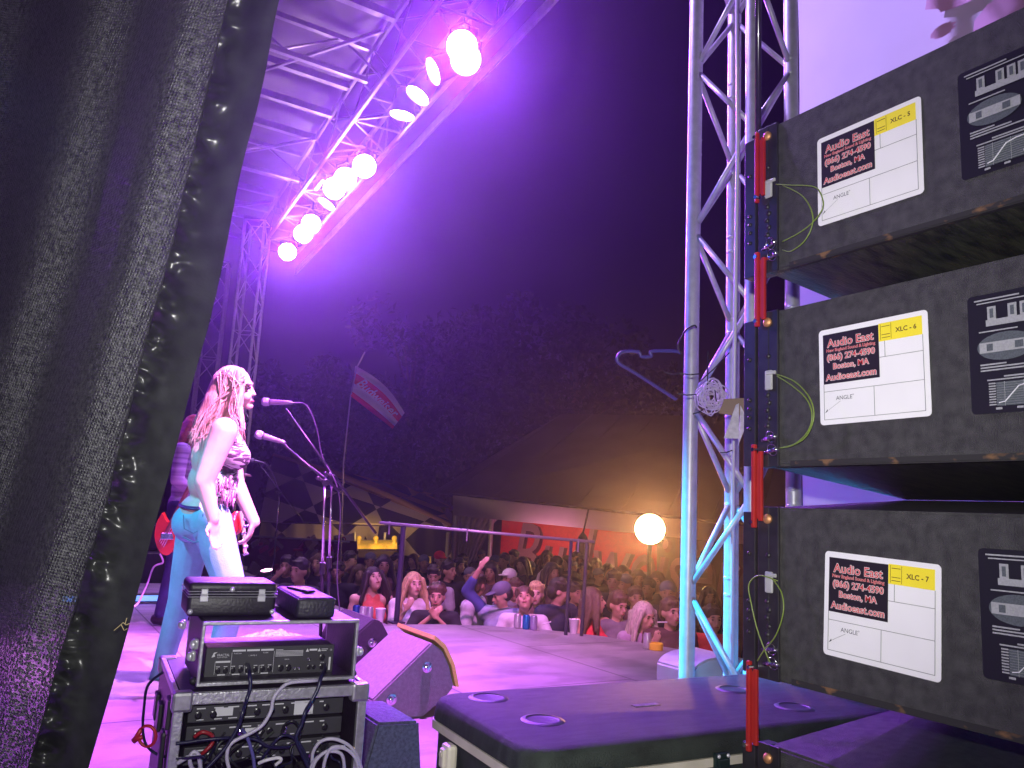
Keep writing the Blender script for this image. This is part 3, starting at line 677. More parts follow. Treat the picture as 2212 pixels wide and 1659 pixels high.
# small shallow rack case standing on the big one
SW, SD, SH = .470, .30, .158; sx0, sy0, sz0 = .058, .035, zt + .006
sm = rackthing('rack_case', 'small silver-edged rack case with a grey amplifier inside, the stage seen through it', 'rack case', sx0, sy0, sz0)
b = MB(); b.box((.006, SD / 2, SH / 2), (.010, SD - .02, SH - .008)); b.box((SW - .006, SD / 2, SH / 2), (.010, SD - .02, SH - .008))
b.box((SW / 2, SD / 2, SH - .006), (SW - .022, SD - .02, .010)); b.box((SW / 2, SD / 2, .006), (SW - .022, SD - .02, .010)); b.build('shell', CASEB, sm)
b = MB(); e = .009
for y in (.004, SD - .004):
    b.rbox((SW / 2, y, SH - e / 2), (SW, .014, e), .002); b.rbox((SW / 2, y, e / 2 + .001), (SW, .014, e), .002); b.rbox((e / 2, y, SH / 2), (e, .014, SH - 2 * e), .002); b.rbox((SW - e / 2, y, SH / 2), (e, .014, SH - 2 * e), .002)
b.build('edge_frame', EDGE, sm)
for (x, z, y) in ((-.010, .100, .03), (-.012, .068, .05), (SW + .010, .070, .03), (-.010, .10, .36)):
    b = MB(); b.rbox((x, y, z), (.016, .030, .026), .005); b.ell((x * 1.0 + (-.008 if x < 0 else .008), y - .012, z), (.010, .012, .012), u=12, v=8); b.build('latch', NICK, sm, auto=60)
for (x, z) in ((-.004, .010), (SW + .004, .01)):
    b = MB(); b.ell((x, .03, z), (.012, .012, .010), u=12, v=8); b.build('rubber_foot', RUBBER, sm)
amp = rackthing('amplifier', 'grey rack amplifier with printed rear panel and sockets, cables plugged in', 'amplifier', sx0, sy0, sz0)
AX, AW, AH, AZ = .030, .385, .072, .010
b = MB(); b.rbox((AX + AW / 2, .150, AZ + AH / 2), (AW, .16, AH), .003); b.build('chassis', mat('amp_case_grey', (.055, .052, .06), .4, .3), amp)
b = MB(); b.rbox((AX + AW / 2, .0655, AZ + AH / 2), (AW + .004, .005, AH + .002), .0015); b.build('rear_panel', PANEL, amp)
def AM(): return Matrix(((1, 0, 0, AX), (0, 0, 1, .0625), (0, 1, 0, AZ), (0, 0, 0, 1)))
pr = MB()
def bar(x0, z0, x1, z1): pr.box((AX + (x0 + x1) / 2, .0624, AZ + (z0 + z1) / 2), (x1 - x0, .0008, z1 - z0))
def ptx(s, x, z, sz):
    vs, fs = text_geo(s, sz, 'LEFT'); pr.add([(AX + x + v.x, .0618, AZ + z + v.y) for v in vs], fs)
for x0 in (.074, .116, .158): bar(x0, .062, x0 + .038, .0665)
bar(.028, .035, .070, .0395)
for x0 in (.072, .1135, .156, .198): bar(x0, .006, x0 + .0008, .060 if x0 != .1135 and x0 != .156 else .026)
bar(.026, .006, .0268, .038)
for q in range(6): bar(.203, .0625 - q * .0032, .288 if q else .225, .0637 - q * .0032)
for x0 in (.036, .078, .120, .163): bar(x0, .0035, x0 + .022, .0062)
for q, x0 in enumerate((.030, .052, .074, .096, .118, .140, .160, .182)): bar(x0, .0245, x0 + .011, .026)
ptx("FRACTAL", .030, .054, .0085); ptx("AUDIO SYSTEMS", .030, .0485, .0040); ptx("FX RETURN", .078, .057, .0042); ptx("FX SEND", .164, .057, .0042); ptx("L  MASTER  R", .122, .051, .0042); ptx("MIDI IN", .232, .038, .0042); ptx("LINE IN", .345, .026, .0038)
for x0 in (.296, .334):
    pr.add([(AX + x0, .0618, AZ + .056), (AX + x0 + .010, .0618, AZ + .056), (AX + x0 + .005, .0618, AZ + .065)], [(0, 1, 2)])
bar(.308, .0585, .332, .063); bar(.346, .061, .366, .0625); bar(.346, .057, .362, .0585); bar(.372, .006, .378, .040); ptx("CE", .373, .059, .006)
pr.poly([(0, 0), (.010, .002), (.008, .008), (.016, .013), (.006, .012), (.003, .006)], .0006, AM() @ Matrix.Translation((.014, .049, -.0008)))
pr.build('panel_print', PRINT, amp)
for q, (x, z, r_) in enumerate([(.036, .0155, .0075), (.058, .0155, .0075), (.080, .0155, .0075), (.102, .0155, .0075), (.122, .0155, .0075), (.145, .0155, .0075), (.167, .0155, .0075), (.188, .0155, .0075), (.222, .016, .0095), (.246, .016, .0095), (.265, .013, .004), (.278, .013, .004), (.308, .036, .005), (.310, .0155, .0065), (.325, .0155, .0065), (.350, .040, .009), (.350, .0155, .0075)]):
    j = MB(); j.lathe([(r_, 0), (r_, .0025), (r_ * .72, .0032), (r_ * .65, .0006), (.0005, .0006)], 14, Matrix.Translation((AX + x, .0628, AZ + z)) @ Matrix.Rotation(radians(90), 4, 'X')); j.build('socket', STEEL if q in (10, 11, 12) else JACK, amp, auto=40)

# black hard case with latches
hc = rackthing('instrument_case', 'black hard case with chrome latches on top of the small rack case', 'instrument case', .020, .12, zt + .006 + SH)
HW, HD, HH = .262, .17, .086
b = MB(); b.rbox((HW / 2, HD / 2, HH * .33), (HW, HD, HH * .66), .012, 3); b.build('base', CASEB, hc, auto=40)
b = MB(); b.rbox((HW / 2, HD / 2, HH * .83 + .002), (HW, HD, HH * .34), .012, 3); b.build('lid', CASEB, hc, auto=40)
b = MB()
for z in (HH * .66 - .006, HH * .66 + .001, HH * .66 + .008): b.tube([(-.001, -.0015, z), (HW + .001, -.0015, z), (HW + .0015, HD, z), (-.0015, HD, z)], .0015, 6, closed=True)
b.build('aluminium_lips', EDGE, hc)
for x in (.045, .215):
    b = MB(); b.rbox((x, -.004, HH * .66 + .008), (.020, .006, .014), .002); b.rbox((x, -.005, HH * .66 - .010), (.024, .006, .016), .002); b.cyl((x - .010, -.006, HH * .66), (x + .010, -.006, HH * .66), .003, n=8); b.build('latch', NICK, hc)
for (x, z) in ((.010, .014), (HW - .010, .012), (.125, HH - .016)):
    b = MB(); b.ell((x, -.003, z), (.008, .006, .007), u=12, v=8); b.build('corner_stud', NICK, hc, smooth=True)
b = MB(); b.tube(catmull([Vector((.10, -.006, .035)), Vector((.105, -.018, .03)), Vector((.155, -.018, .03)), Vector((.16, -.006, .035))], 4), .004, 8)
# long soft bag
bgm = mat('padded_nylon', (.020, .018, .030), .5, var=.25, scale=40, bump=.3, bscale=90)
sb = rackthing('gig_bag', 'long black padded bag with strap lying beside the hard case', 'bag', .330, .05, zt + .006 + SH)
b = MB(); b.rbox((.062, .15, .029), (.122, .30, .056), .012, 3); b.build('bag_body', bgm, sb, auto=40)
b = MB(); b.tube([(.004, -.002, .050), (.120, -.002, .050), (.122, .30, .052), (.002, .30, .052)], .003, 6, closed=True); b.build('piping', RUBBER, sb)
b = MB(); b.rbox((.05, .17, .061), (.03, .12, .006), .003, rot=(0, 0, .3)); b.rbox((.06, .10, .063), (.034, .03, .008), .003, rot=(0, 0, .3)); b.build('strap', BLACK, sb)
# bundle of pale cloth on the stage seen through the small case
CL = mat('pale_rag_cloth', (.75, .70, .74), .9, var=.1, scale=20)
c_ = PZ(585, 1372, 0); pass
random.seed(11); b = MB(); ctr = PZ(590, 1400, 0)
for q in range(34):
    a = random.uniform(0, 2 * pi); rr = random.uniform(0, .22); p = [Vector((rr * cos(a), rr * sin(a) * .7, .02))]
    for k_ in range(6): p.append(p[-1] + Vector((random.uniform(-.09, .09), random.uniform(-.07, .07), 0))); p[-1].z = .025 + max(0, .11 - .35 * p[-1].length) * random.uniform(.2, 1)
    b.tube(catmull(p, 4), random.uniform(.010, .020), 6)
o = b.build('cloth_bundle', CL, None, smooth=True); o.location = ctr; tag(o, 'pale rumpled bundle of cloth and rope on the stage behind the small rack case', 'cloth bundle')

# ---------------------------------------------------------------- cables
def cable(label, pts, r, mt, cat='cable', group=None, n=7):
    mb = MB(); mb.tube(catmull([Vector(p) for p in pts], 8), r, n); return tag(mb.build('cable', mt, None, smooth=True), label, cat, group)
def PR(x, y, yy):   # pixel to a plane parallel to the rack face, yy metres in front (-) of it
    nrm = Vector((-sin(RT), cos(RT), 0)); o = Vector((c0.x, c0.y, 0)) + nrm * yy; d = D(x, y); return CAM + d * ((o - CAM).dot(nrm) / d.dot(nrm))
NAVY = mat('navy_cable', (.012, .012, .045), .35); LILAC = mat('pale_lilac_cable', (.48, .45, .56), .4); BLK = mat('black_cable', (.012, .012, .014), .4); REDC = mat('red_cable', (.30, .015, .02), .4)
PRINTB = mat('cyan_tape', (.02, .30, .45), .5)
def q_(a, b_): return ((600 + a / 4.022) * .6777, (2050 + b_ / 4.022) * .6777)
def cab(label, pl, r, mt, yy=-.03, **k):
    pts = []
    for p in pl:
        x, y = q_(p[0], p[1]); pts.append(PR(x, y, p[2] if len(p) > 2 else yy))
    return cable(label, pts, r, mt, group='cables hanging over the rack cases', **k)
cab('dark blue cable plugged into the left of the amplifier, falling to the left', [(750, 270, .085), (775, 300, .05), (785, 400, .0), (795, 560, -.01), (750, 720, -.012), (700, 880), (650, 1050), (560, 1220), (430, 1400), (250, 1590), (150, 1700)], .0048, NAVY)
cab('pale lilac cable sweeping from the amplifier across the front of the rack', [(1735, 440, .09), (1700, 470, .04), (1600, 482, .0), (1300, 510, -.005), (1160, 610, -.012), (1090, 720, -.015), (1060, 870), (960, 1040), (820, 1140), (600, 1250), (520, 1330), (495, 1460), (520, 1600), (560, 1750)], .0046, LILAC)
cab('dark blue cable plugged into the right of the amplifier', [(1755, 275, .09), (1750, 330, .05), (1700, 440, .0), (1660, 590, -.01), (1570, 760, -.014), (1500, 880), (1450, 1050), (1380, 1220), (1450, 1400), (1540, 1600), (1580, 1750)], .0048, NAVY)
cab('black looping cable low in the open rack', [(930, 1520, .02), (1000, 1400, .01), (1150, 1220, .0), (1270, 1180, .0), (1400, 1260, 0), (1500, 1420, .0), (1600, 1620, 0)], .004, NAVY)
cab('dark cable arching inside the open rack', [(1190, 1200, .03), (1230, 1060, .02), (1340, 1000, .01), (1420, 1090, .02), (1410, 1240, .03), (1300, 1300, .03)], .004, BLK)
cab('pale coiled cable at the right foot of the rack', [(1590, 1560, -.02), (1600, 1400, -.03), (1700, 1260, -.04), (1880, 1230, -.05), (2080, 1330, -.05), (2190, 1520, -.04), (2210, 1700, -.03), (2000, 1800, -.03), (1700, 1760, -.03), (1600, 1600, -.04), (1720, 1420, -.05), (1960, 1340, -.06), (2130, 1450, -.06), (2190, 1650, -.05)], .0045, LILAC)
cab('second pale cable loop at the right foot of the rack', [(1560, 1620, -.03), (1640, 1480, -.04), (1800, 1390, -.05), (1960, 1420, -.05), (2000, 1600, -.04), (1980, 1750, -.04), (1760, 1740, -.04), (1740, 1560, -.05), (1830, 1350, -.06), (2010, 1330, -.06)], .0045, LILAC)
cab('pale cable hooked at the lower left of the rack', [(-140, 1540, -.02), (0, 1460, -.03), (130, 1430, -.03), (150, 1600, -.03), (60, 1620, -.03), (20, 1500, -.04), (60, 1400, -.04), (130, 1440, -.04), (170, 1700, -.03)], .005, LILAC)
cab('short white cable end in the middle of the rack', [(900, 1540, -.02), (1000, 1500, -.03), (1150, 1470, -.03), (1190, 1500, -.03), (1120, 1560, -.02)], .0042, mat('white_cable', (.7, .68, .72), .4))
cab('red cable curled inside the rack', [(80, 1200, .04), (180, 1140, .03), (300, 1180, .03), (310, 1280, .03), (220, 1380, .03), (150, 1440, .04)], .005, REDC)
cab('dark violet cable crossing the rack to the left clamp', [(-160, 1285, -.02), (0, 1270, -.02), (200, 1240, -.02), (500, 1215, -.02), (760, 1215, .0), (900, 1250, .0), (1040, 1330, .0), (1300, 1330, .02)], .0042, NAVY)
cab('blue cable hanging down from the middle of the rack', [(690, 1105, .02), (740, 1180, .0), (790, 1300, .0), (830, 1450, .0), (850, 1600, .0), (860, 1700, 0)], .0045, mat('blue_violet_cable', (.10, .09, .30), .4))
random.seed(5)
ORD = ['first', 'second', 'third', 'fourth', 'fifth', 'sixth', 'seventh', 'eighth', 'ninth', 'tenth', 'eleventh', 'twelfth', 'thirteenth', 'last']
for i in range(14):
    x0 = 220 + i * 125; p = [(x0, 1150 + random.uniform(-60, 200), .05)]
    for k_ in range(4): p.append((p[-1][0] + random.uniform(-220, 220), p[-1][1] + random.uniform(40, 170), random.uniform(.0, .06)))
    cab('thin %s cable in the tangle inside the rack, %s from the left' % (['black', 'navy', 'black', 'grey-green'][i % 4], ORD[i]), p, random.uniform(.002, .0035), [BLK, NAVY, BLK, mat('grey_green_cable', (.05, .06, .05), .5)][i % 4])
# cable with red clamp hanging off the left side
def PL(x, y, d=1.98): return P(x, y, d)
cable('dark cable looping off the left side of the rack through a red clamp', [PL(352, 1452), PL(320, 1480), PL(311, 1530), PL(309, 1580), PL(318, 1612), PL(345, 1632), PL(385, 1638, 1.88), PL(440, 1634, 1.82)], .0035, NAVY)
rcmp = thing('spring_clamp', 'red plastic clamp hanging on the cable left of the rack', 'clamp', PL(312, 1590))
b = MB(); cc = PL(318, 1590); b.tube([cc + _R * .022 * cos(a * pi / 9) + _U * .026 * sin(a * pi / 9) for a in range(-8, 8)], .004, 8); b.tube([PL(305, 1575), PL(296, 1590), PL(288, 1600)], .006, 8); b.tube([PL(309, 1592), PL(298, 1594), PL(289, 1602)], .006, 8)
b.build('jaws', mat('red_clamp_plastic', (.45, .02, .03), .4), rcmp, world=True, smooth=True)

# ================================================================== MICROPHONES
MICM = mat('microphone_grille', (.45, .43, .48), .35, .9, bump=.5, bscale=900); STAND = mat('stand_black_steel', (.035, .035, .045), .3, .7)
def mic_stand(label, base, boom0, boom1, joint, mic_px=None, d=4.6, miclab=None, cablep=None, pr_=.011):
    """all points world; joint = top of the upright"""
    t = thing('microphone_stand', label, 'microphone stand', base)
    up = joint - base
    b = MB(); b.cyl(base + up * .02, base + up * .55, pr_, n=10); b.build('lower_tube', STAND, t, world=True, smooth=True)
    b = MB(); b.cyl(base + up * .55, joint, pr_ * .72, n=10); b.build('upper_tube', STEEL, t, world=True, smooth=True)
    b = MB(); c = base + up * .55; b.cyl(c - up.normalized() * .05, c + up.normalized() * .02, pr_ * 1.6, n=12); b.build('clutch', BLACK, t, world=True)
    b = MB(); b.cyl(boom0, boom1, .0085, n=10); b.build('boom', STAND, t, world=True, smooth=True)
    b = MB(); b.cyl(joint - Vector((0, .02, .01)), joint + Vector((0, .03, .01)), .022, n=12); b.cyl(joint + Vector((.03, 0, -.01)), joint + Vector((-.04, 0, .015)), .008, n=8); b.ell(joint + Vector((-.045, 0, .018)), (.014,) * 3, u=10, v=8); b.build('boom_clamp', BLACKM, t, world=True)
    for a in (0.4, 2.5, 4.6):
        b = MB(); b.tube([base + up * .10, base + Vector((.30 * cos(a), .30 * sin(a), .012))], .009, 8); b.ell(base + Vector((.30 * cos(a), .30 * sin(a), .012)), (.014,) * 3, u=8, v=6); b.build('leg', STAND, t, world=True)
    return t
def mic(label, head, tail, cable_pts=None):
    t = thing('microphone', label, 'microphone', head); ax = (tail - head).normalized()
    X_, Y_, Z_ = frame_from(ax); M = Matrix((X_, Y_, Z_)).transposed().to_4x4(); M.translation = head
    b = MB(); b.lathe([(.001, -.005), (.018, .0), (.0265, .014), (.027, .028), (.024, .042), (.020, .047)], 20, M); b.build('grille_head', MICM, t, world=True, smooth=True)
    b = MB(); b.lathe([(.020, .047), (.018, .06), (.013, .16), (.012, .185), (.009, .19), (.001, .19)], 16, M); b.build('handle', mat('microphone_body', (.20, .19, .22), .35, .6), t, world=True, smooth=True)
    if cable_pts:
        b = MB(); b.tube(catmull([M @ Vector((0, 0, .19))] + cable_pts, 8), .0038, 7); b.build('lead', mat('mic_lead', (.10, .08, .13), .45), t, world=True, smooth=True)
    return t
dm = 4.55
base1 = PZ(704, 1430, 0); j1 = P(722, 1035, (base1 - CAM).dot(_f))
d1 = (base1 - CAM).dot(_f)
mic_stand('nearest tall boom microphone stand with its long boom pointing down right', base1, P(617, 884, d1 * .98), P(812, 1152, d1 * 1.02), P(717, 1030, d1))
mic('upper microphone beside the singer\'s face', P(566, 868, d1 * .98), P(648, 871, d1 * .98), [P(657, 872, d1), P(672, 892, d1), P(685, 930, d1), P(696, 985, d1), P(722, 1035, d1 * .99), P(732, 1070, d1 * .99), P(735, 1120, d1), P(728, 1240, d1), P(735, 1330, d1)])
base2 = PZ(690, 1445, 0); d2 = (base2 - CAM).dot(_f)
mic_stand('shorter boom microphone stand crossing the tall one at its clamp', base2, P(596, 948, d2), P(735, 1062, d2), P(702, 1040, d2))
mic('lower microphone at the height of the singer\'s shoulder', P(552, 937, d2), P(604, 953, d2), [P(618, 962, d2), P(640, 985, d2), P(668, 1005, d2), P(700, 1030, d2)])
base3 = PZ(588, 1255, 0); d3 = (base3 - CAM).dot(_f)
mic_stand('farther boom microphone stand seen behind, right of the singer', base3, P(556, 998, d3), P(655, 1125, d3), P(604, 1066, d3))
mic('small far microphone just right of the singer\'s chest', P(541, 993, d3), P(560, 998, d3), [P(575, 1003, d3), P(590, 1025, d3), P(603, 1060, d3)])
fl_ = thing('floor_lamp', 'small pink-lit lamp on the stage floor right of the singer', 'lamp', PZ(572, 1247, 0))
pp = PZ(572, 1247, 0); b = MB(); b.rbox(pp + Vector((0, 0, .05)), (.14, .12, .08), .01); b.build('housing', BLACK, fl_, world=True)
b = MB(); b.ell(pp + Vector((0, -.05, .095)), (.075, .03, .018), rot=(0, -.15, 0)); b.build('lens', mat('pink_lit_lens', (1, 1, 1), .5, emit=(1, .45, .75), es=14), fl_, world=True)
# hot pink spill of the floor lamp
# blue light bar and black risers on the far side of the stage
lb = thing('light_bar', 'blue glowing light bar on the stage floor beside the curtain', 'light bar', PZ(310, 1300, 0))
pp = PZ(300, 1303, 0); b = MB(); b.rbox(pp + Vector((0, 0, .05)), (1.3, .10, .07), .01); b.build('housing', BLACK, lb, world=True)
b = MB(); b.box(pp + Vector((0, -.052, .05)), (1.25, .004, .05)); b.build('lens', mat('blue_lit_lens', (1, 1, 1), .5, emit=(.02, .32, 1), es=1.6), lb, world=True)
ri = thing('drum_riser', 'dark riser with stacked black gear behind the bass player', 'riser', PZ(330, 1280, 0))
pp = PZ(330, 1262, 0); b = MB(); b.rbox(pp + Vector((-.3, .8, .17)), (2.6, 1.4, .34), .01); b.build('deck', BLACK, ri, world=True)
b = MB(); b.rbox(pp + Vector((-.7, .6, .55)), (.7, .5, .4), .02); b.rbox(pp + Vector((.2, .7, .50)), (.6, .5, .3), .02); b.build('equipment_box', CASEB, ri, world=True)

# ================================================================== CURTAIN (near left)
EDGEP = [(640, -120), (600, 0), (583, 105), (564, 206), (541, 290), (519, 368), (500, 475), (480, 578), (456, 686), (438, 750), (418, 813), (398, 900), (377, 981), (356, 1060), (337, 1119), (306, 1246), (275, 1369), (255, 1440), (191, 1659), (150, 1800)]
SEAMP = [(515, -120), (495, 0), (474, 80), (456, 147), (438, 240), (421, 319), (405, 380), (392, 431), (367, 554), (338, 652), (314, 735), (300, 790), (291, 843), (260, 956), (240, 1040), (224, 1119), (184, 1221), (163, 1323), (133, 1399), (102, 1527), (61, 1659), (20, 1800)]
def interp(L, y):
    for a, b_ in zip(L, L[1:]):
        if a[1] <= y <= b_[1]: return a[0] + (b_[0] - a[0]) * (y - a[1]) / (b_[1] - a[1])
    return L[0][0] if y < L[0][1] else L[-1][0]
def smooth_line(L):
    f = lambda y: sum(interp(L, y + k) for k in (-60, -30, 0, 30, 60)) / 5
    return f
fe, fs_ = smooth_line(EDGEP), smooth_line(SEAMP)
from mathutils import noise
def curt_depth(u, y):      # u px left of the seam; forward depth in metres
    s = u / 100.0; v = y / 1659.0
    m_ = 1.35 * u / 1360.0; ph = 2 * pi * (u - 42 - 16 * noise.noise(Vector((u / 260, v * 1.3, .4)))) / 215
    d = 1.26 + m_ - 1.35 / 1360.0 * (215 / (2 * pi)) * sin(ph)
    d += .010 * noise.noise(Vector((s * 1.2, v * 2.2, 3.1))) + .004 * noise.noise(Vector((s * 3, v * 1.2, 1.1)))
    return d
cu = thing('stage_curtain', 'black mesh side curtain with a glossy puckered hem at the left edge', 'curtain', P(250, 1500, 1.25))
ys = [-110 + 11 * i for i in range(173)]
NU = 110; vs = []; 
for y in ys:
    xs = fs_(y)
    for i in range(NU + 1):
        u = 620 * (1 - i / NU); vs.append(P(xs - u, y, curt_depth(u, y)))
b = MB(); b.add(vs, [(j * (NU + 1) + i, (j + 1) * (NU + 1) + i, (j + 1) * (NU + 1) + i + 1, j * (NU + 1) + i + 1) for j in range(len(ys) - 1) for i in range(NU)])
def curtain_mat():
    ma = mat('black_mesh_fabric', (.12, .122, .124), .40, col2=(.030, .032, .034), scale=120, spec=.6)
    nt = ma.node_tree; bs = nt.nodes['Principled BSDF']; tc = [n for n in nt.nodes if n.type == 'TEX_COORD'][0]
    mp = nt.nodes.new('ShaderNodeMapping'); mp.inputs['Rotation'].default_value = (0, radians(-12), 0); nt.links.new(tc.outputs['Object'], mp.inputs[0])
    w1 = nt.nodes.new('ShaderNodeTexWave'); w1.wave_type = 'BANDS'; w1.bands_direction = 'X'; w1.inputs['Scale'].default_value = 75; w1.inputs['Distortion'].default_value = .6
    w2 = nt.nodes.new('ShaderNodeTexWave'); w2.wave_type = 'BANDS'; w2.bands_direction = 'Z'; w2.inputs['Scale'].default_value = 60; w2.inputs['Distortion'].default_value = 1.2
    vo = nt.nodes.new('ShaderNodeTexVoronoi'); vo.inputs['Scale'].default_value = 330
    for n_ in (w1, w2, vo): nt.links.new(mp.outputs[0], n_.inputs['Vector'])
    ad = nt.nodes.new('ShaderNodeMath'); ad.operation = 'MULTIPLY'; nt.links.new(w1.outputs['Fac'], ad.inputs[0]); nt.links.new(w2.outputs['Fac'], ad.inputs[1])
    a2 = nt.nodes.new('ShaderNodeMath'); a2.operation = 'ADD'; nt.links.new(ad.outputs[0], a2.inputs[0]); nt.links.new(vo.outputs['Distance'], a2.inputs[1])
    bp = nt.nodes.new('ShaderNodeBump'); bp.inputs['Strength'].default_value = .9; bp.inputs['Distance'].default_value = .003
    nt.links.new(a2.outputs[0], bp.inputs['Height']); nt.links.new(bp.outputs[0], bs.inputs['Normal'])
    # tiny open holes of the knit let stage light through
    v2 = nt.nodes.new('ShaderNodeTexVoronoi'); v2.inputs['Scale'].default_value = 210; nt.links.new(mp.outputs[0], v2.inputs['Vector'])
    cr = nt.nodes.new('ShaderNodeMath'); cr.operation = 'GREATER_THAN'; cr.inputs[1].default_value = .62; nt.links.new(v2.outputs['Distance'], cr.inputs[0])
    ml = nt.nodes.new('ShaderNodeMath'); ml.operation = 'MULTIPLY_ADD'; ml.inputs[1].default_value = .16; ml.inputs[2].default_value = .012; nt.links.new(cr.outputs[0], ml.inputs[0])
    tr = nt.nodes.new('ShaderNodeBsdfTransparent'); ms = nt.nodes.new('ShaderNodeMixShader')
    nt.links.new(ml.outputs[0], ms.inputs[0]); nt.links.new(bs.outputs[0], ms.inputs[1]); nt.links.new(tr.outputs[0], ms.inputs[2]); nt.links.new(ms.outputs[0], nt.nodes['Material Output'].inputs[0])
    return ma
b.build('mesh_fabric', curtain_mat(), cu, smooth=True, world=True)
# hem
NH = 34; vs = []; ys = [-110 + 3.6 * i for i in range(528)]
for y in ys:
    a, e_ = fs_(y), fe(y)
    for i in range(NH + 1):
        q = i / NH; x = a + (e_ - a) * q
        am = math.exp(-((q - .10) / .26) ** 2)
        pk_ = noise.noise(Vector((q * 1.3 + .9 * noise.noise(Vector((y / 60, 1.1, 0))), y / 40.0 - q * 1.6, 7.7))) + .30 * noise.noise(Vector((q * 2.6 + 4, y / 19.0 - q, 2.2)))
        d = curt_depth(0, y) - .016 * q + .046 * am * pk_ * (.25 + .75 * min(1, max(0, (y + 100) / 900))) + .006 * noise.noise(Vector((q * 2, y / 90, 0)))
        vs.append(P(x, y, d))
b = MB(); b.add(vs, [(j * (NH + 1) + i, (j + 1) * (NH + 1) + i, (j + 1) * (NH + 1) + i + 1, j * (NH + 1) + i + 1) for j in range(len(ys) - 1) for i in range(NH)])
b.build('hem', mat('glossy_black_vinyl', (.020, .022, .020), .33, var=.25, scale=30, spec=.45, bump=.05, bscale=200), cu, smooth=True, world=True)
st = MB(); st.tube([P(fs_(y), y, curt_depth(0, y) - .002) for y in range(-100, 1780, 20)], .0016, 6); st.build('seam', BLACK, cu, world=True)
for o_ in cu.children:
    if o_.name.startswith(('mesh_fabric', 'hem')):
        pass
sw = MB(); 
for pl in ([(246, 1362), (258, 1352), (266, 1345), (272, 1350), (280, 1347)], [(262, 1350), (268, 1362), (275, 1358)], [(270, 1348), (274, 1335)]):
    sw.tube([P(x, y, 1.22) for x, y in pl], .0006, 4)
tag(sw.build('dry_straw', mat('straw', (.4, .33, .16), .7)), 'wisp of dry straw caught on the curtain hem', 'straw')

# ================================================================== ON THE NEAR TOWER: hanger, coil, tape, papers
HG = mat('violet_plastic_hanger', (.06, .05, .22), .3)
dT = 2.78
hg = thing('coat_hanger', 'dark plastic coat hanger hooked sideways on the truss tower', 'coat hanger', P(1470, 770, dT))
def t1(a, b_): return ((1900 + a / 2.074) * .6777, (900 + b_ / 2.074) * .6777)
b = MB(); b.tube(catmull([P(*t1(*p), dT) for p in [(560, 470), (520, 455), (370, 455), (365, 480), (355, 492), (300, 490), (290, 470), (270, 458), (180, 458), (148, 480), (140, 515), (165, 545), (250, 595), (400, 690), (530, 775)]], 5), .0058, 8); b.build('frame', HG, hg, world=True, smooth=True)
b = MB(); b.tube(catmull([P(*t1(*p), dT - .04) for p in [(560, 470), (540, 420), (560, 370), (600, 310), (650, 285), (665, 300)]], 5), .003, 7); b.build('hook', BLACKM, hg, world=True, smooth=True)
co = MB(); random.seed(4)
for k_ in range(20):
    cx, cy_ = 1537 + random.uniform(-8, 8), 857 + random.uniform(-8, 8); rx, ry = random.uniform(10, 34), random.uniform(12, 36); ph = random.uniform(0, 6); dz = random.uniform(-.03, .02)
    co.tube([P(cx + rx * cos(a * pi / 10 + ph) + random.uniform(-1, 1), cy_ + ry * sin(a * pi / 10 + ph) + random.uniform(-1, 1), dT - .20 + dz + .006 * sin(a)) for a in range(20)], .0021, 6, closed=True)
o = co.build('wire_coil', mat('lilac_wire', (.52, .44, .60), .45)); tag(o, 'coil of pale lilac wire tied to the truss tower', 'wire coil')
tie = MB()
for (x0, y0, x1, y1) in ((555, 600, 680, 605), (640, 870, 720, 830), (820, 1125, 900, 1110), (540, 735, 660, 740), (450, 595, 560, 602), (740, 455, 735, 700), (785, 700, 795, 790), (680, 660, 880, 465)):
    tie.tube([P(*t1(x0, y0), dT - .22), P(*t1((x0 + x1) / 2, (y0 + y1) / 2 + 8), dT - .23), P(*t1(x1, y1), dT - .22)], .0022, 5)
tag(tie.build('cable_ties', BLACK), 'thin black zip ties bound round the truss tower chords', 'cable ties', kind='stuff')
pa = MB()
for pl, dd in (([(925, 810), (945, 800), (945, 1035), (845, 1030)], -.26), ([(955, 815), (1000, 900), (985, 960), (940, 1080)], -.25)):
    pts = [P(*t1(*p), dT + dd) for p in pl]; pa.add(pts + [p + _f * .002 for p in pts], [(0, 1, 2, 3), (7, 6, 5, 4), (0, 4, 5, 1), (1, 5, 6, 2), (2, 6, 7, 3), (3, 7, 4, 0)])
tag(pa.build('paper_tag', mat('creased_paper', (.55, .52, .60), .8, var=.15, scale=60)), 'folded paper sheets taped to the truss tower beside the wire coil', 'paper')
ta = MB(); pts = [P(*t1(*p), dT - .24) for p in [(850, 770), (985, 765), (1000, 790), (985, 870), (900, 880), (810, 865)]]; ta.add(pts + [p + _f * .003 for p in pts], [tuple(range(6)), tuple(range(11, 5, -1))] + [(i, 6 + i, 6 + (i + 1) % 6, (i + 1) % 6) for i in range(6)])
tag(ta.build('tan_tape', mat('tan_tape', (.24, .17, .11), .5)), 'tan tape wrapped round the truss tower behind the wire coil', 'tape')
bc = MB(); bc.tube([P(1592, 0, 2.72), P(1594, 300, 2.70), P(1590, 560, 2.69), P(1586, 820, 2.69), P(1583, 1100, 2.7), P(1582, 1470, 2.72)], .0065, 8)
tag(bc.build('cable', mat('white_power_cable', (.55, .52, .6), .4), smooth=True), 'pale power cable running down behind the truss tower', 'cable')
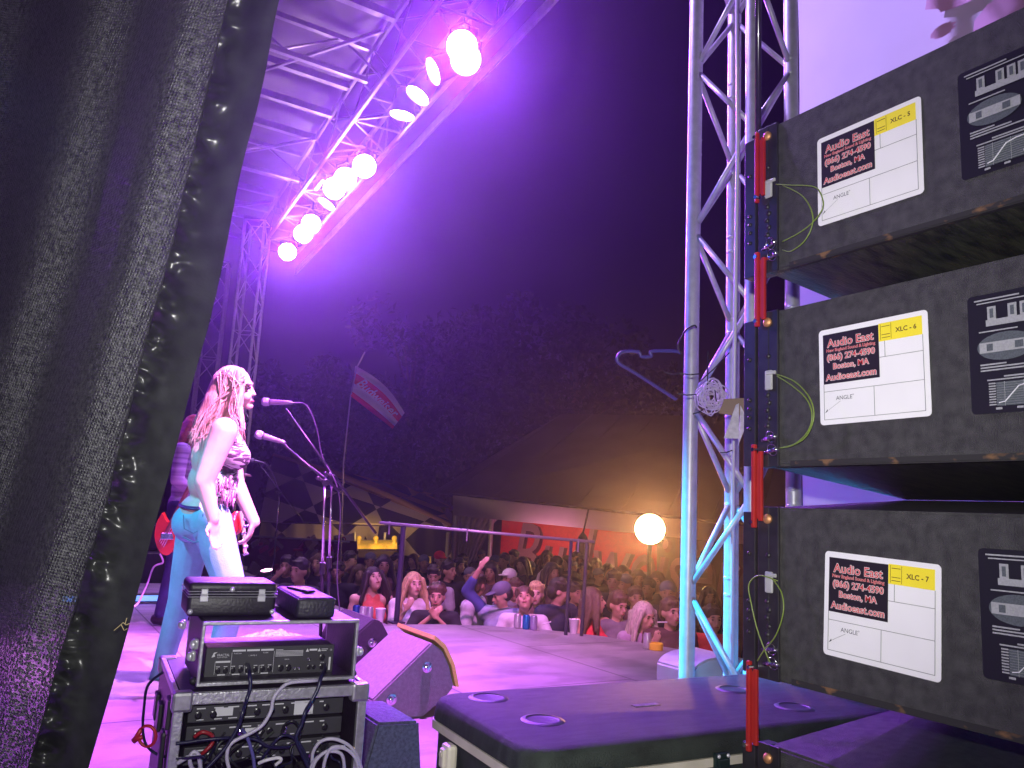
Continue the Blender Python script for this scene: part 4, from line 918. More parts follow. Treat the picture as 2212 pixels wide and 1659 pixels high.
# ================================================================== PEOPLE
def blob(mb, vox, smooth_it=6, fac=.5):
    """one continuous skin from overlapping closed shapes"""
    me = mb.mesh('tmp'); ob = bpy.data.objects.new('tmp', me); C.objects.link(ob)
    r = ob.modifiers.new('r', 'REMESH'); r.mode = 'VOXEL'; r.voxel_size = vox; r.use_smooth_shade = True
    s = ob.modifiers.new('s', 'SMOOTH'); s.factor = fac; s.iterations = smooth_it
    bpy.context.view_layer.update(); dg = bpy.context.evaluated_depsgraph_get()
    out = bpy.data.meshes.new_from_object(ob.evaluated_get(dg)); bpy.data.objects.remove(ob); bpy.data.meshes.remove(me)
    out.polygons.foreach_set('use_smooth', [True] * len(out.polygons)); out.materials.clear(); return out
def blob_link(name, mb, vox, mt, parent, world=False, it=6):
    if world: Mi = WM[parent.name].inverted(); mb.v = [Mi @ v for v in mb.v]
    me = blob(mb, vox, it); me.name = name; return link(name, me, mt, parent)
def hand(mb, wrist, dirv, side, k=1.0, curl=.5, thumb=None):
    """palm, four fingers of different length and a thumb from the side of the palm"""
    d = dirv.normalized(); s_ = side - d * side.dot(d); s_.normalize(); n_ = d.cross(s_)
    mb.ell(wrist + d * .045 * k, (.040 * k, .014 * k, .046 * k), rot=Matrix((s_, n_, d)).transposed(), u=12, v=8)
    for i, (L1, off) in enumerate(((.036, -.030), (.042, -.010), (.039, .010), (.031, .029))):
        a = wrist + d * .080 * k + s_ * off * k; b_ = a + (d + n_ * curl * .5).normalized() * L1 * k; c_ = b_ + (d * (1 - curl * .6) + n_ * curl * 1.2).normalized() * L1 * .85 * k
        mb.rcone(a, b_, .0088 * k, .0082 * k, 8); mb.rcone(b_, c_, .0082 * k, .0068 * k, 8)
    a = wrist + d * .025 * k - s_ * .030 * k; b_ = a + (d * .6 - s_ * .8 + n_ * .3).normalized() * .036 * k; c_ = b_ + (d * .9 - s_ * .2 + n_ * .5).normalized() * .030 * k
    mb.rcone(a, b_, .0115 * k, .0100 * k, 8); mb.rcone(b_, c_, .0100 * k, .0078 * k, 8)
SK1 = mat('skin_warm', (.52, .30, .21), .5, var=.06, scale=14); SK2 = mat('skin_tan', (.40, .22, .14), .5, var=.06, scale=14); SK3 = mat('skin_pale', (.62, .40, .31), .5, var=.05, scale=14)
EYE = mat('eye_dark', (.02, .015, .015), .2); LIP = mat('lips', (.35, .10, .09), .45); BROW = mat('eyebrow', (.05, .03, .02), .8)
def hairmat(n, c): return mat(n, c, .45, var=.35, scale=26, bump=.5, bscale=90, stretch=(3, 3, .6))
H_BLOND = hairmat('blond_hair', (.50, .36, .17)); H_BROWN = hairmat('brown_hair', (.09, .050, .028)); H_DARK = hairmat('dark_hair', (.022, .016, .014)); H_GREY = hairmat('grey_blond_hair', (.42, .36, .30))
def head_rot(yaw, pit, tilt=0): return (Euler((pit, tilt, yaw), 'XYZ')).to_matrix()
def human(label, foot, face_to, H=1.7, fem=False, skin=SK1, top=('short', None), bottom=None, hair=('short', H_DARK), look=(0, 0, 0), pose=None, vox=.0105, group=None, lean=0.0, yaw=None, cat='person', stout=1.0, shoes=None):
    foot = Vector(foot); dv = Vector(face_to) - foot; rz = math.atan2(dv.y, dv.x) - pi / 2 if yaw is None else yaw
    t = thing('person', label, cat, foot, rz, group)
    k = H / 1.7; J = dict(pel=(0, 0, .95), wa=(0, .0, 1.08), ch=(0, 0, 1.26), nk=(0, -.01, 1.43), hd=(0, .025, 1.575), RS=(.165 if fem else .185, 0, 1.385), LS=(-.165 if fem else -.185, 0, 1.385),
             RE=(.235, -.02, 1.12), LE=(-.235, -.02, 1.12), RW=(.245, .06, .88), LW=(-.245, .06, .88), RH=(.085, 0, .92), LH=(-.085, 0, .92), RK=(.10, .02, .50), LK=(-.10, .02, .50), RA=(.105, -.02, .09), LA=(-.105, -.02, .09))
    if pose: J.update(pose)
    J = {a: Vector(b_) * k for a, b_ in J.items()}
    if lean:
        for a in ('wa', 'ch', 'nk', 'hd', 'RS', 'LS', 'RE', 'LE', 'RW', 'LW'):
            J[a].y += lean * (J[a].z - .95 * k)
    hr = head_rot(*look); hd = J['hd']; w_ = (.92 if fem else 1.0) * k * stout
    def torso(g):     # g inflates
        m_ = []
        m_ += [('e', J['pel'], (.150 * w_ + g, .105 * w_ + g, .11 * k + g)), ('e', J['wa'], ((.120 if fem else .135) * w_ + g, .090 * w_ + g, .13 * k + g)), ('e', J['ch'], (.150 * w_ + g, .098 * w_ + g, .15 * k + g))]
        m_ += [('c', J['RS'], J['LS'], .058 * w_ + g, .058 * w_ + g)]
        if fem: m_ += [('e', J['ch'] + Vector((s_ * .062 * k, .085 * k, -.02 * k)), (.058 * k + g, .05 * k + g, .058 * k + g)) for s_ in (-1, 1)]
        return m_
    def arm(S, g, full=True, upto=1.0):
        s_, e, w0 = J[S + 'S'], J[S + 'E'], J[S + 'W']; am = (.82 if fem else 1.0) * k
        r_ = []
        if upto < 1: r_.append(('c', s_, s_ + (e - s_) * upto, .052 * am + g, .046 * am + g)); return r_
        r_.append(('c', s_, e, .050 * am + g, .039 * am + g)); r_.append(('c', e, e + (w0 - e) * (1 if full else .55), .038 * am + g, (.025 if full else .033) * am + g)); return r_
    def leg(S, g):
        return [('c', J[S + 'H'], J[S + 'K'], .082 * w_ + g, .054 * k + g), ('c', J[S + 'K'], J[S + 'A'], .052 * k + g, .037 * k + g)]
    def put(mb, L):
        for q in L:
            if q[0] == 'e': mb.ell(q[1], q[2], u=14, v=10)
            else: mb.rcone(q[1], q[2], q[3], q[4], 12)
    b = MB(); put(b, torso(0)); put(b, arm('R', 0)); put(b, arm('L', 0)); put(b, leg('R', 0)); put(b, leg('L', 0))
    b.rcone(J['nk'] - Vector((0, 0, .03 * k)), hd - Vector((0, .015 * k, .06 * k)), .052 * k, .048 * k, 12)
    hb = lambda v: hd + hr @ (Vector(v) * k)
    b.ell(hb((0, -.012, .022)), (.074 * k, .092 * k, .092 * k), rot=hr, u=18, v=14); b.ell(hb((0, .022, -.045)), (.054 * k, .062 * k, .066 * k), rot=hr, u=16, v=12)
    b.rcone(hb((0, .086, .010)), hb((0, .104, -.022)), .0085 * k, .0125 * k, 8); b.ell(hb((0, .060, -.088)), (.022 * k, .022 * k, .018 * k), u=8, v=6)
    b.ell(hb((0, .074, .034)), (.045 * k, .014 * k, .010 * k), rot=hr, u=10, v=6); b.ell(hb((0, .083, -.050)), (.022 * k, .010 * k, .011 * k), rot=hr, u=10, v=6)
    for s_ in (-1, 1):
        b.ell(hb((s_ * .074, -.008, -.008)), (.010 * k, .020 * k, .030 * k), rot=hr, u=8, v=6); b.ell(hb((s_ * .038, .055, -.018)), (.022 * k, .024 * k, .024 * k), rot=hr, u=8, v=6)
    for S, sg in (('R', 1), ('L', -1)):
        dv_ = (J[S + 'W'] - J[S + 'E']); hand(b, J[S + 'W'], dv_, Vector((-sg, .4, .2)), k * (.92 if fem else 1), .5)
        A_ = J[S + 'A']; b.rcone(A_ + Vector((0, -.03, -.04)) * k, A_ + Vector((sg * .01, .13, -.055)) * k, .036 * k, .028 * k, 10)
    body = blob_link('body', b, vox, skin, t)
    for s_ in (-1, 1):
        e = MB(); e.ell(hb((s_ * .030, .0745, .008)), (.0095 * k, .0065 * k, .0048 * k), rot=hr, u=10, v=8); e.build('eye', EYE, t, smooth=True)
        e = MB(); e.ell(hb((s_ * .031, .080, .032)), (.017 * k, .008 * k, .0038 * k), rot=hr, u=8, v=6); e.build('eyebrow', BROW, t, smooth=True)
    e = MB(); e.ell(hb((0, .0885, -.050)), (.021 * k, .008 * k, .0075 * k), rot=hr, u=10, v=8); e.build('mouth', LIP, t, smooth=True)
    # clothes
    kind, tm = top
    if tm:
        b = MB(); L = torso(.014)
        if kind == 'tank': L = [q for q in L if q[0] == 'e'] + [('c', J['RS'] * .62 + J['LS'] * .38 + Vector((0, .02, .01)), J['ch'], .045 * k, .10 * w_), ('c', J['RS'] * .38 + J['LS'] * .62 + Vector((0, .02, .01)), J['ch'], .045 * k, .10 * w_)]
        put(b, L)
        if kind == 'short': put(b, arm('R', .018, upto=.62) + arm('L', .018, upto=.62))
        if kind == 'long': put(b, arm('R', .014, full=True) + arm('L', .014, full=True))
        if kind == 'vest': put(b, arm('R', .016, upto=.18) + arm('L', .016, upto=.18))
        if kind != 'tank': b.ell(J['nk'] - Vector((0, 0, .035 * k)), (.075 * k, .065 * k, .022 * k), u=12, v=8)
        sh = blob_link('top', b, vox, tm, t)
    if bottom:
        b = MB(); put(b, leg('R', .014) + leg('L', .014) + [('e', J['pel'] - Vector((0, 0, .02)), (.155 * w_ + .012, .11 * w_ + .012, .12 * k))]); blob_link('trousers', b, vox, bottom, t)
        b = MB()
        for S, sg in (('R', 1), ('L', -1)):
            A_ = J[S + 'A']; c_ = MB(); c_.rcone(A_ + Vector((0, -.03, -.038)) * k, A_ + Vector((sg * .01, .13, -.053)) * k, .046 * k, .036 * k, 12); blob_link('shoe', c_, .012, shoes or BLACK, t)
    st, hm_ = hair
    b = MB()
    if st in ('short', 'long', 'bun', 'curly'):
        b.ell(hb((0, -.018, .044)), (.082 * k, .097 * k, .086 * k), rot=hr, u=18, v=14); b.ell(hb((0, -.050, -.01)), (.078 * k, .068 * k, .080 * k), rot=hr, u=16, v=12)
    if st in ('short', 'bun'):
        rs_ = random.Random(len(label) * 13)
        for q in range(22):
            th, ph = rs_.uniform(-.5, 3.64), rs_.uniform(.05, 1.35); v = Vector((cos(th) * cos(ph) * .076, -.022 + (sin(th) * .5 - .5 * rs_.random()) * cos(ph) * .085 + .02 * cos(th) ** 2, .046 + sin(ph) * .078)); b.ell(hb(v), (.024 * k, .026 * k, .020 * k), u=8, v=6)
        for q in range(7): b.ell(hb((-.05 + q * .0167, .062 - abs(q - 3) * .006, .088 + rs_.uniform(-.006, .006))), (.017 * k, .020 * k, .016 * k), u=8, v=6)
    if st == 'bun': b.ell(hb((0, -.11, .08)), (.04 * k,) * 3, u=10, v=8)
    if st in ('long', 'curly'):
        random.seed(hash(label) % 999 if False else len(label) * 7)
        for s_ in (-1, 1):
            for q in range(6):
                x = s_ * (.052 + .010 * (q % 3)); y = -.05 + .022 * q - .02
                p0 = hb((x, y, .05)); p1 = hb((x * 1.35 + s_ * .012, y - .005, -.06)); p2 = Vector((p1.x * 1.15 + s_ * .02 * k + random.uniform(-.01, .01), p1.y + (.02 if q > 3 else -.015) * k + lean * 0, p1.z - random.uniform(.10, .17) * k)); p3 = p2 + Vector((random.uniform(-.03, .03), random.uniform(-.02, .03), -random.uniform(.05, .10))) * k
                b.rcone(p0, p1, .026 * k, .024 * k, 8); b.rcone(p1, p2, .024 * k, .020 * k, 8); b.rcone(p2, p3, .020 * k, .008 * k, 8)
        for q in range(5):
            x = (q - 2) * .03; p0 = hb((x, -.10, 0)); p1 = p0 + Vector((x * .3, -.02, -.26)) * k; b.rcone(p0, p1, .030 * k, .018 * k, 8)
    if st == 'cap':
        b.ell(hb((0, -.012, .050)), (.084 * k, .100 * k, .078 * k), rot=hr, u=18, v=14); b.ell(hb((0, .105, .050)), (.060 * k, .062 * k, .010 * k), rot=hr, u=14, v=8)
    if st == 'backcap':
        b.ell(hb((0, -.018, .050)), (.085 * k, .100 * k, .076 * k), rot=hr, u=18, v=14); b.ell(hb((0, -.11, .030)), (.050 * k, .05 * k, .010 * k), rot=hr, u=14, v=8)
    if b.v:
        blob_link('cap' if 'cap' in st else 'hair', b, vox * .9, hm_, t, it=3)
        if 'cap' in st:
            c_ = MB(); c_.ell(hb((0, -.035, .0)), (.080 * k, .080 * k, .075 * k), rot=hr, u=16, v=12); c_.build('hair', H_DARK, t, smooth=True)
    return t, J, hb

# ------------------------------------------------------------------ THE SINGER (figure laid out joint by joint)
DS = 4.25
def S(x, y, dd=0.0): return P(x, y, DS + dd)
U_ = DS / FPX
sing = thing('person', 'woman singer with long blond hair, animal print top and pale jeans, seen from her side', 'person', PZ(338, 1497, 0))
b = MB()
def rc(mb, a, b_, ra, rb): mb.rcone(S(*a), S(*b_), ra * U_, rb * U_, 14)
def el(mb, c, rx, rz_, ry=None, ang=0):
    """ellipsoid: rx right, rz up in picture px, ry in depth"""
    Rm = Matrix((_R * cos(ang) + _U * sin(ang), _f, _U * cos(ang) - _R * sin(ang))).transposed(); mb.ell(S(*c), (rx * U_, (ry or rx) * U_, rz_ * U_), rot=Rm, u=20, v=14)
el(b, (508, 828, 0), 33, 35, 29); el(b, (522, 856, 0), 20, 24, 20, .1)                                  # skull, jaw
rc(b, (543, 838, 0), (549, 852, 0), 3.6, 4.8); el(b, (538, 877, 0), 9, 8, 9); el(b, (541, 829, 0), 5, 4, 16); el(b, (542, 866, 0), 5, 4.5, 9); el(b, (531, 856, -.035), 12, 12, 10); el(b, (531, 856, .035), 12, 12, 10)
rc(b, (500, 870, 0), (488, 905, 0), 19, 20)                                                             # neck
rc(b, (486, 928, -.155), (486, 925, .155), 23, 23); el(b, (480, 965, 0), 42, 52, 60, .1); el(b, (507, 985, -.07), 24, 24, 24); el(b, (509, 985, .07), 24, 24, 24)
el(b, (456, 1040, 0), 47, 50, 54, .1); el(b, (458, 995, 0), 40, 55, 52, .25); el(b, (440, 1105, 0), 50, 44, 60)                                 # waist, hips
el(b, (412, 1130, -.06), 36, 40, 32); el(b, (412, 1130, .06), 36, 40, 32)
rc(b, (484, 930, -.175), (441, 1040, -.235), 28, 20.5); rc(b, (441, 1040, -.235), (461, 1122, -.24), 20, 12.5)      # near arm
hand(b, S(461, 1122, -.24), S(464, 1170, -.24) - S(461, 1122, -.24), _f * .8 + _R * .4, 1.0, .35)
rc(b, (490, 930, .175), (508, 1040, .20), 24, 20); rc(b, (508, 1040, .20), (549, 1128, .12), 19, 13)              # far arm
hand(b, S(549, 1126, .12), S(536, 1165, .10) - S(549, 1126, .12), -_f, 1.05, .8)
rc(b, (425, 1125, .08), (392, 1290, .10), 37, 25); rc(b, (392, 1290, .10), (350, 1440, .10), 24, 13)            # trailing leg
rc(b, (455, 1125, -.08), (505, 1290, -.10), 40, 26); rc(b, (505, 1290, -.10), (465, 1440, -.08), 25, 15)         # leading leg
rc(b, (346, 1455, .10), (340, 1480, .10), 13, 13); rc(b, (340, 1486, .1), (362, 1496, .08), 13, 9); rc(b, (463, 1446, -.08), (500, 1468, -.08), 14, 10)
blob_link('body', b, .0075, SK3, sing, world=True, it=5)
e = MB(); el(e, (537, 838, -.045), 4.5, 3.6, 8); e.build('eye', EYE, sing, world=True, smooth=True)
e = MB(); el(e, (537, 838, .045), 4.5, 3.6, 8); e.build('eye', EYE, sing, world=True, smooth=True)
e = MB(); el(e, (537, 830, -.045), 6, 1.8, 10, -.2); e.build('eyebrow', BROW, sing, world=True, smooth=True)
e = MB(); el(e, (545.5, 867, 0), 3.2, 3.0, 9); e.build('mouth', mat('open_mouth', (.12, .02, .03), .4), sing, world=True, smooth=True)
# animal-print halter top
def animal():
    ma = mat('animal_print_cloth', (.62, .55, .58), .75, col2=(.05, .035, .045), scale=9, stretch=(1, 1, 3.4), bump=.3, bscale=60)
    rp = [n for n in ma.node_tree.nodes if n.type == 'VALTORGB'][0]; rp.color_ramp.elements[0].position = .47; rp.color_ramp.elements[1].position = .54
    nz = [n for n in ma.node_tree.nodes if n.type == 'TEX_NOISE'][0]; nz.inputs['Distortion'].default_value = 1.6; nz.inputs['Scale'].default_value = 11
    return ma
b = MB(); el(b, (494, 975, 0), 36, 38, 58, .15); el(b, (511, 986, -.07), 29, 29, 28); el(b, (513, 986, .07), 29, 29, 28); el(b, (479, 1030, 0), 34, 46, 50, .15); el(b, (476, 1068, 0), 36, 26, 52)
blob_link('top', b, .009, animal(), sing, world=True)
for dd in (-.07, .07):
    s_ = MB(); s_.tube([S(508, 955, dd), S(497, 925, dd * .8), S(483, 905, dd * .3)], 5 * U_, 8); s_.build('strap', mat('strap_cloth', (.2, .1, .16), .7), sing, world=True)
random.seed(21); FR = mat('pink_fringe', (.72, .34, .50), .8, var=.3, scale=40)
fr = MB()
for q in range(46):
    x = random.uniform(455, 512); y = random.uniform(1028, 1078); dd = -.125 * math.sqrt(max(0, 1 - ((x - 478) / 42) ** 2)) + random.uniform(-.01, .01)
    fr.tube([S(x, y, dd), S(x - 3, y + 12, dd - .012), S(x + random.uniform(-8, 4), y + random.uniform(20, 34), dd - .006)], 2.6 * U_, 5, r1=.5 * U_)
fr.build('fringe', FR, sing, world=True, smooth=True)
be = MB(); el(be, (444, 1090, 0), 53, 8, 64, -.06); be.build('belt', mat('violet_belt', (.05, .02, .10), .4), sing, world=True, smooth=True)
JE = mat('pale_blue_jeans', (.20, .42, .50), .8, var=.16, scale=7, bump=.25, bscale=200)
b = MB(); g = 3.4
el(b, (440, 1112, 0), 50 + g, 30 + g, 60 + g); el(b, (412, 1130, -.06), 36 + g, 38 + g, 32 + g); el(b, (412, 1130, .06), 36 + g, 38 + g, 32 + g)
rc(b, (425, 1125, .08), (392, 1290, .10), 37 + g, 25 + g); rc(b, (392, 1290, .10), (352, 1435, .10), 24 + g, 18 + g); rc(b, (352, 1435, .10), (342, 1478, .10), 17 + g, 20 + g)
rc(b, (455, 1125, -.08), (505, 1290, -.10), 40 + g, 26 + g); rc(b, (505, 1290, -.10), (466, 1440, -.08), 25 + g, 20 + g)
blob_link('jeans', b, .009, JE, sing, world=True, it=3)
pk = MB(); pts = [S(396, 1112, -.165), S(398, 1142, -.178), S(418, 1152, -.178), S(440, 1140, -.175), S(438, 1110, -.175)]; pk.tube(pts, 1.2 * U_, 5); pk.tube([S(395, 1160, -.14), S(420, 1172, -.165), S(452, 1166, -.16)], 1.4 * U_, 5)
pk.build('pocket_stitching', mat('jeans_seam', (.10, .22, .28), .8), sing, world=True)
for x, y, x1, y1, dd in ((338, 1488, 368, 1496, .10), (463, 1452, 502, 1470, -.08)):
    s_ = MB(); rc(s_, (x, y, dd), (x1, y1, dd), 13, 9); s_.build('shoe', mat('pale_boot', (.5, .42, .5), .5), sing, world=True, smooth=True)
# hair: cap plus many loose locks
HB = hairmat('singer_blond_hair', (.52, .36, .24)); b = MB()
el(b, (499, 826, 0), 36, 37, 35); rc(b, (493, 828, 0), (474, 868, 0), 35, 33); rc(b, (474, 868, -.02), (450, 912, -.03), 33, 29); rc(b, (474, 868, .03), (446, 918, .04), 32, 26); rc(b, (450, 912, -.02), (428, 968, -.03), 28, 9); rc(b, (446, 918, .03), (420, 950, .04), 24, 8); rc(b, (460, 900, -.05), (446, 978, -.07), 18, 6); rc(b, (519, 805, -.06), (515, 870, -.075), 11, 11); rc(b, (514, 870, -.075), (526, 925, -.09), 9, 5)
blob_link('hair', b, .008, HB, sing, world=True, it=2)
lk = MB(); random.seed(33)
for q in range(190):
    dd = random.uniform(-.085, .085); a = random.uniform(.2, 2.9); x0 = 500 + 34 * cos(a); y0 = 826 - 33 * sin(a)
    if q < 105: L_ = [(x0, y0), (484 + random.uniform(-10, 8), 846 + random.uniform(-14, 12)), (462 + random.uniform(-12, 12), 888 + random.uniform(-14, 14)), (444 + random.uniform(-16, 16), 930 + random.uniform(-18, 18)), (428 + random.uniform(-20, 18), 975 + random.uniform(-34, 34))]
    elif q < 130: L_ = [(x0, y0), (505 + random.uniform(-8, 14), 835), (508 + random.uniform(-14, 8), 880 + random.uniform(-8, 8)), (520 + random.uniform(-20, 8), 915), (524 + random.uniform(-16, 8), 945 + random.uniform(-20, 20))]; dd = random.choice((-1, 1)) * random.uniform(.06, .10)
    else: L_ = [(x0, y0), (474, 856), (450 + random.uniform(-10, 10), 886 + random.uniform(-10, 10)), (430 + random.uniform(-10, 10), 915 + random.uniform(-14, 14)), (412 + random.uniform(-8, 10), 940 + random.uniform(-14, 30))]
    k_ = len(L_); lk.tube(catmull([S(x, y, dd * (1 + .22 * i)) for i, (x, y) in enumerate(L_)], 4), random.uniform(.9, 2.0) * U_, 5, r1=.4 * U_)
lk.build('loose_locks', HB, sing, world=True, smooth=True)
# red guitar seen edge-on in front of her
gt = thing('guitar', 'red guitar seen edge-on with chrome tuners beyond the singer', 'guitar', S(520, 1150, .38))
b = MB(); el(b, (511, 1130, .40), 15, 30, 34); blob_link('guitar_body', b, .012, mat('cherry_red_gloss', (.55, .02, .02), .2, coat=.6), gt, world=True)
b = MB(); b.tube([S(520, 1105, .34), S(527, 1150, .34), S(529, 1196, .34)], 4.5 * U_, 8); b.build('neck', mat('maple_neck', (.5, .32, .2), .4), gt, world=True)
random.seed(2)
for q in range(6):
    b = MB(); x, y = 526 + random.uniform(-2, 3), 1122 + q * 15; b.ell(S(x, y, .30), (4 * U_,) * 3, u=8, v=6); b.cyl(S(x, y, .30), S(x + 5, y - 1, .30), 2 * U_, n=8); b.ell(S(x + 6, y - 1, .30), (3.4 * U_,) * 3, u=8, v=6); b.build('tuner', STEEL, gt, world=True, smooth=True)
ho_ = thing('chrome_horn', 'small cluster of bright chrome fittings at the singer\'s waist', 'instrument fitting', S(527, 1058, .26))
b = MB()
for q in range(7): b.ell(S(522 + random.uniform(-7, 9), 1040 + q * 7, .24 + random.uniform(-.02, .02)), (4.6 * U_,) * 3, u=8, v=6)
b.tube([S(520, 1030, .25), S(526, 1060, .25), S(530, 1092, .25)], 3 * U_, 8); b.build('fittings', STEEL, ho_, world=True, smooth=True)

# ------------------------------------------------------------------ BASS PLAYER behind
STR = mat('pale_striped_shirt', (.55, .50, .58), .8, col2=(.22, .16, .26), scale=6, stretch=(.2, .2, 5)); DJ = mat('dark_blue_jeans', (.022, .024, .085), .8, var=.3, scale=10)
bp_ = PZ(366, 1346, 0); db = (bp_ - CAM).dot(_f)
human('bass player in pale shirt and dark jeans half hidden by the curtain', bp_, bp_ + Vector((.9, -.5, 0)), 1.66, skin=SK3, top=('long', STR), bottom=DJ, hair=('long', mat('auburn_hair', (.30, .07, .05), .5, var=.3, scale=30)), look=(.0, -.25, 0),
      pose=dict(RE=(.26, .02, 1.14), RW=(.16, .22, 1.02), LE=(-.26, .08, 1.16), LW=(-.40, .28, 1.22), RA=(.16, -.02, .09), LA=(-.16, .04, .09)), vox=.012)
bass = thing('guitar', 'bright red electric bass guitar held by the bass player', 'guitar', P(356, 1150, db - .2))
def Bq(x, y, dd=0): return P(x, y, db - .22 + dd)
U2 = db / FPX
b = MB(); pts = [(350, 1108), (362, 1128), (378, 1120), (384, 1135), (378, 1165), (372, 1190), (358, 1200), (342, 1188), (334, 1160), (338, 1130)]
pts = catmull([Vector((p[0], p[1], 0)) for p in pts] + [Vector((pts[0][0], pts[0][1], 0))], 4)[:-1]; nb = len(pts)
fr_ = [Bq(p.x, p.y) for p in pts]; b.add(fr_ + [p + _f * .045 for p in fr_], [tuple(range(nb)), tuple(range(2 * nb - 1, nb - 1, -1))] + [(i, nb + i, nb + (i + 1) % nb, (i + 1) % nb) for i in range(nb)])
b.build('guitar_body', mat('scarlet_gloss', (.75, .05, .02), .2, coat=.6), bass, world=True)
b = MB(); b.tube([Bq(360, 1150, -.01), Bq(392, 1085, -.02), Bq(425, 1020, -.03)], .016, 8); b.build('neck', mat('rosewood_neck', (.25, .12, .07), .5), bass, world=True)
b = MB()
for q in range(4): b.tube([Bq(344 + q * 3, 1170 + q * 4, -.016), Bq(372 + q * 3, 1120 + q * 3, -.016)], .0018, 4)
b.rbox(Bq(362, 1158, -.01), (.10, .02, .05), .004); b.build('pickups', STEEL, bass, world=True)
b = MB(); b.tube(catmull([Bq(345, 1196), Bq(352, 1215), Bq(332, 1225), Bq(318, 1262), Bq(300, 1300, -.3), Bq(290, 1310, -.5)], 6), .007, 7)
tag(b.build('cable', mat('pale_lead', (.55, .5, .55), .5), smooth=True), 'pale instrument lead curving from the red bass to the floor', 'cable')
# ================================================================== CROWD
T_ = lambda n, c: mat(n, c, .85, var=.12, scale=12, bump=.2, bscale=60)
WHITE_T = T_('white_cotton', (.66, .64, .68)); BLACK_T = T_('black_cotton', (.016, .016, .020)); CORAL = T_('coral_cotton', (.75, .16, .12)); GREYW = T_('grey_white_cotton', (.50, .50, .54)); DEN = T_('pale_denim', (.34, .38, .50)); NAVYT = T_('blue_sleeve_cloth', (.05, .06, .22))
REDT = T_('red_cotton', (.62, .03, .05)); GREYT = T_('grey_cotton', (.16, .15, .17)); BRWN = T_('brown_cotton', (.10, .05, .05)); TROU = mat('dark_trousers', (.02, .02, .03), .9); CAPG = T_('grey_cap_cloth', (.12, .12, .17)); CAPR = T_('red_cap_cloth', (.6, .02, .04)); CAPW = T_('white_cap_cloth', (.7, .7, .7))
GZ = -1.4
def spot_of(hx, hy, H, drop=.125):
    """stand a person of height H on the ground so that the head comes at this place"""
    z = GZ + H - drop; p = PZ(hx, hy, z); return Vector((p.x, p.y, GZ))
def cr(label, hx, hy, H=1.7, look=(0, 0, 0), turn=0.0, d=None, **k):
    if d: H = P(hx, hy, d).z - GZ + .125
    f_ = spot_of(hx, hy, H); dv = CAM - f_; rz = math.atan2(dv.y, dv.x) - pi / 2 + turn
    return human(label, f_, (0, 0, 0), H, look=look, yaw=rz, bottom=TROU, group='crowd at the front of the stage', **k)
cr('woman in coral tank top with dark hair, head tilted up, behind the white cup', 806, 1249, 1.62, (.1, .35, .1), .3, fem=True, skin=SK3, top=('tank', CORAL), hair=('long', H_DARK), pose=dict(LE=(-.25, .05, 1.12), LW=(-.16, .25, 1.02), RE=(.24, .02, 1.10), RW=(.2, .2, .95)), d=8.0)
cr('long-haired blond woman in white blouse with a hand at her chin', 893, 1262, 1.62, (.2, .1, 0), .2, fem=True, skin=SK3, top=('short', WHITE_T), hair=('long', H_BLOND), pose=dict(RE=(.20, .12, 1.15), RW=(.10, .20, 1.36), LE=(-.24, .04, 1.12), LW=(-.1, .22, 1.0)), d=7.9)
cr('woman in black tee with both hands held to her mouth', 943, 1288, 1.56, (-.05, -.05, 0), .0, fem=True, skin=SK1, top=('short', BLACK_T), hair=('bun', H_BROWN), pose=dict(RE=(.27, .14, 1.20), RW=(.04, .19, 1.42), LE=(-.27, .14, 1.16), LW=(-.03, .20, 1.40)), d=7.35)
cr('man in dark shirt, hand over his mouth, far left of the crowd', 620, 1222, 1.74, (.0, 0, 0), -.3, skin=SK2, top=('short', BLACK_T), hair=('short', H_DARK), pose=dict(RE=(.28, .12, 1.22), RW=(.06, .19, 1.46)))
cr('man in black tee rubbing his face, standing left of the yellow-roofed stall', 756, 1212, 1.80, (.1, 0, .1), .2, skin=SK2, top=('short', BLACK_T), hair=('short', H_DARK), pose=dict(RE=(.32, .10, 1.20), RW=(.08, .18, 1.50)))
cr('man seen just left of the upright rail post', 857, 1213, 1.76, (.2, 0, 0), .2, skin=SK2, top=('short', BLACK_T), hair=('short', H_DARK))
cr('person in a red cap behind the dark-haired men', 949, 1208, 1.78, (.3, -.1, 0), .2, skin=SK1, top=('short', BLACK_T), hair=('cap', CAPR))
cr('tall man with dark hair turned to the left beside the red cap', 968, 1232, 1.78, (.5, 0, 0), .4, skin=SK1, top=('short', BLACK_T), hair=('short', H_DARK), stout=1.1)
cr('dark-haired man in pale shirt looking down behind the blond woman', 937, 1243, 1.74, (-.2, -.25, 0), .1, skin=SK1, top=('short', GREYW), hair=('short', H_DARK))
cr('man in grey-white shirt turned away to the left', 1026, 1262, 1.76, (1.2, -.2, 0), 1.3, skin=SK2, top=('short', GREYW), hair=('short', H_BROWN), stout=1.15, d=8.0)
_, JV, _2 = cr('man in grey cap and denim vest raising a blue-sleeved arm', 1087, 1284, 1.68, (-.7, -.35, 0), -.5, skin=SK1, top=('vest', DEN), hair=('cap', CAPG), stout=1.2, pose=dict(RE=(.36, .08, 1.58), RW=(.22, .10, 1.80)), d=7.7)
b = MB(); k_ = MB(); b.rcone(JV['RS'], JV['RE'], .068, .060, 12); b.rcone(JV['RE'], JV['RE'] + (JV['RW'] - JV['RE']) * .5, .060, .048, 12); blob_link('sleeve', b, .012, NAVYT, _)
cr('woman in white scoop-neck tee looking up behind the drink cans', 1133, 1294, 1.56, (.0, .45, .12), .0, fem=True, skin=SK1, top=('short', WHITE_T), hair=('bun', H_BROWN), pose=dict(LE=(-.30, .06, 1.14), LW=(-.34, .30, 1.08), RE=(.27, .06, 1.12), RW=(.2, .28, 1.02)), d=7.35)
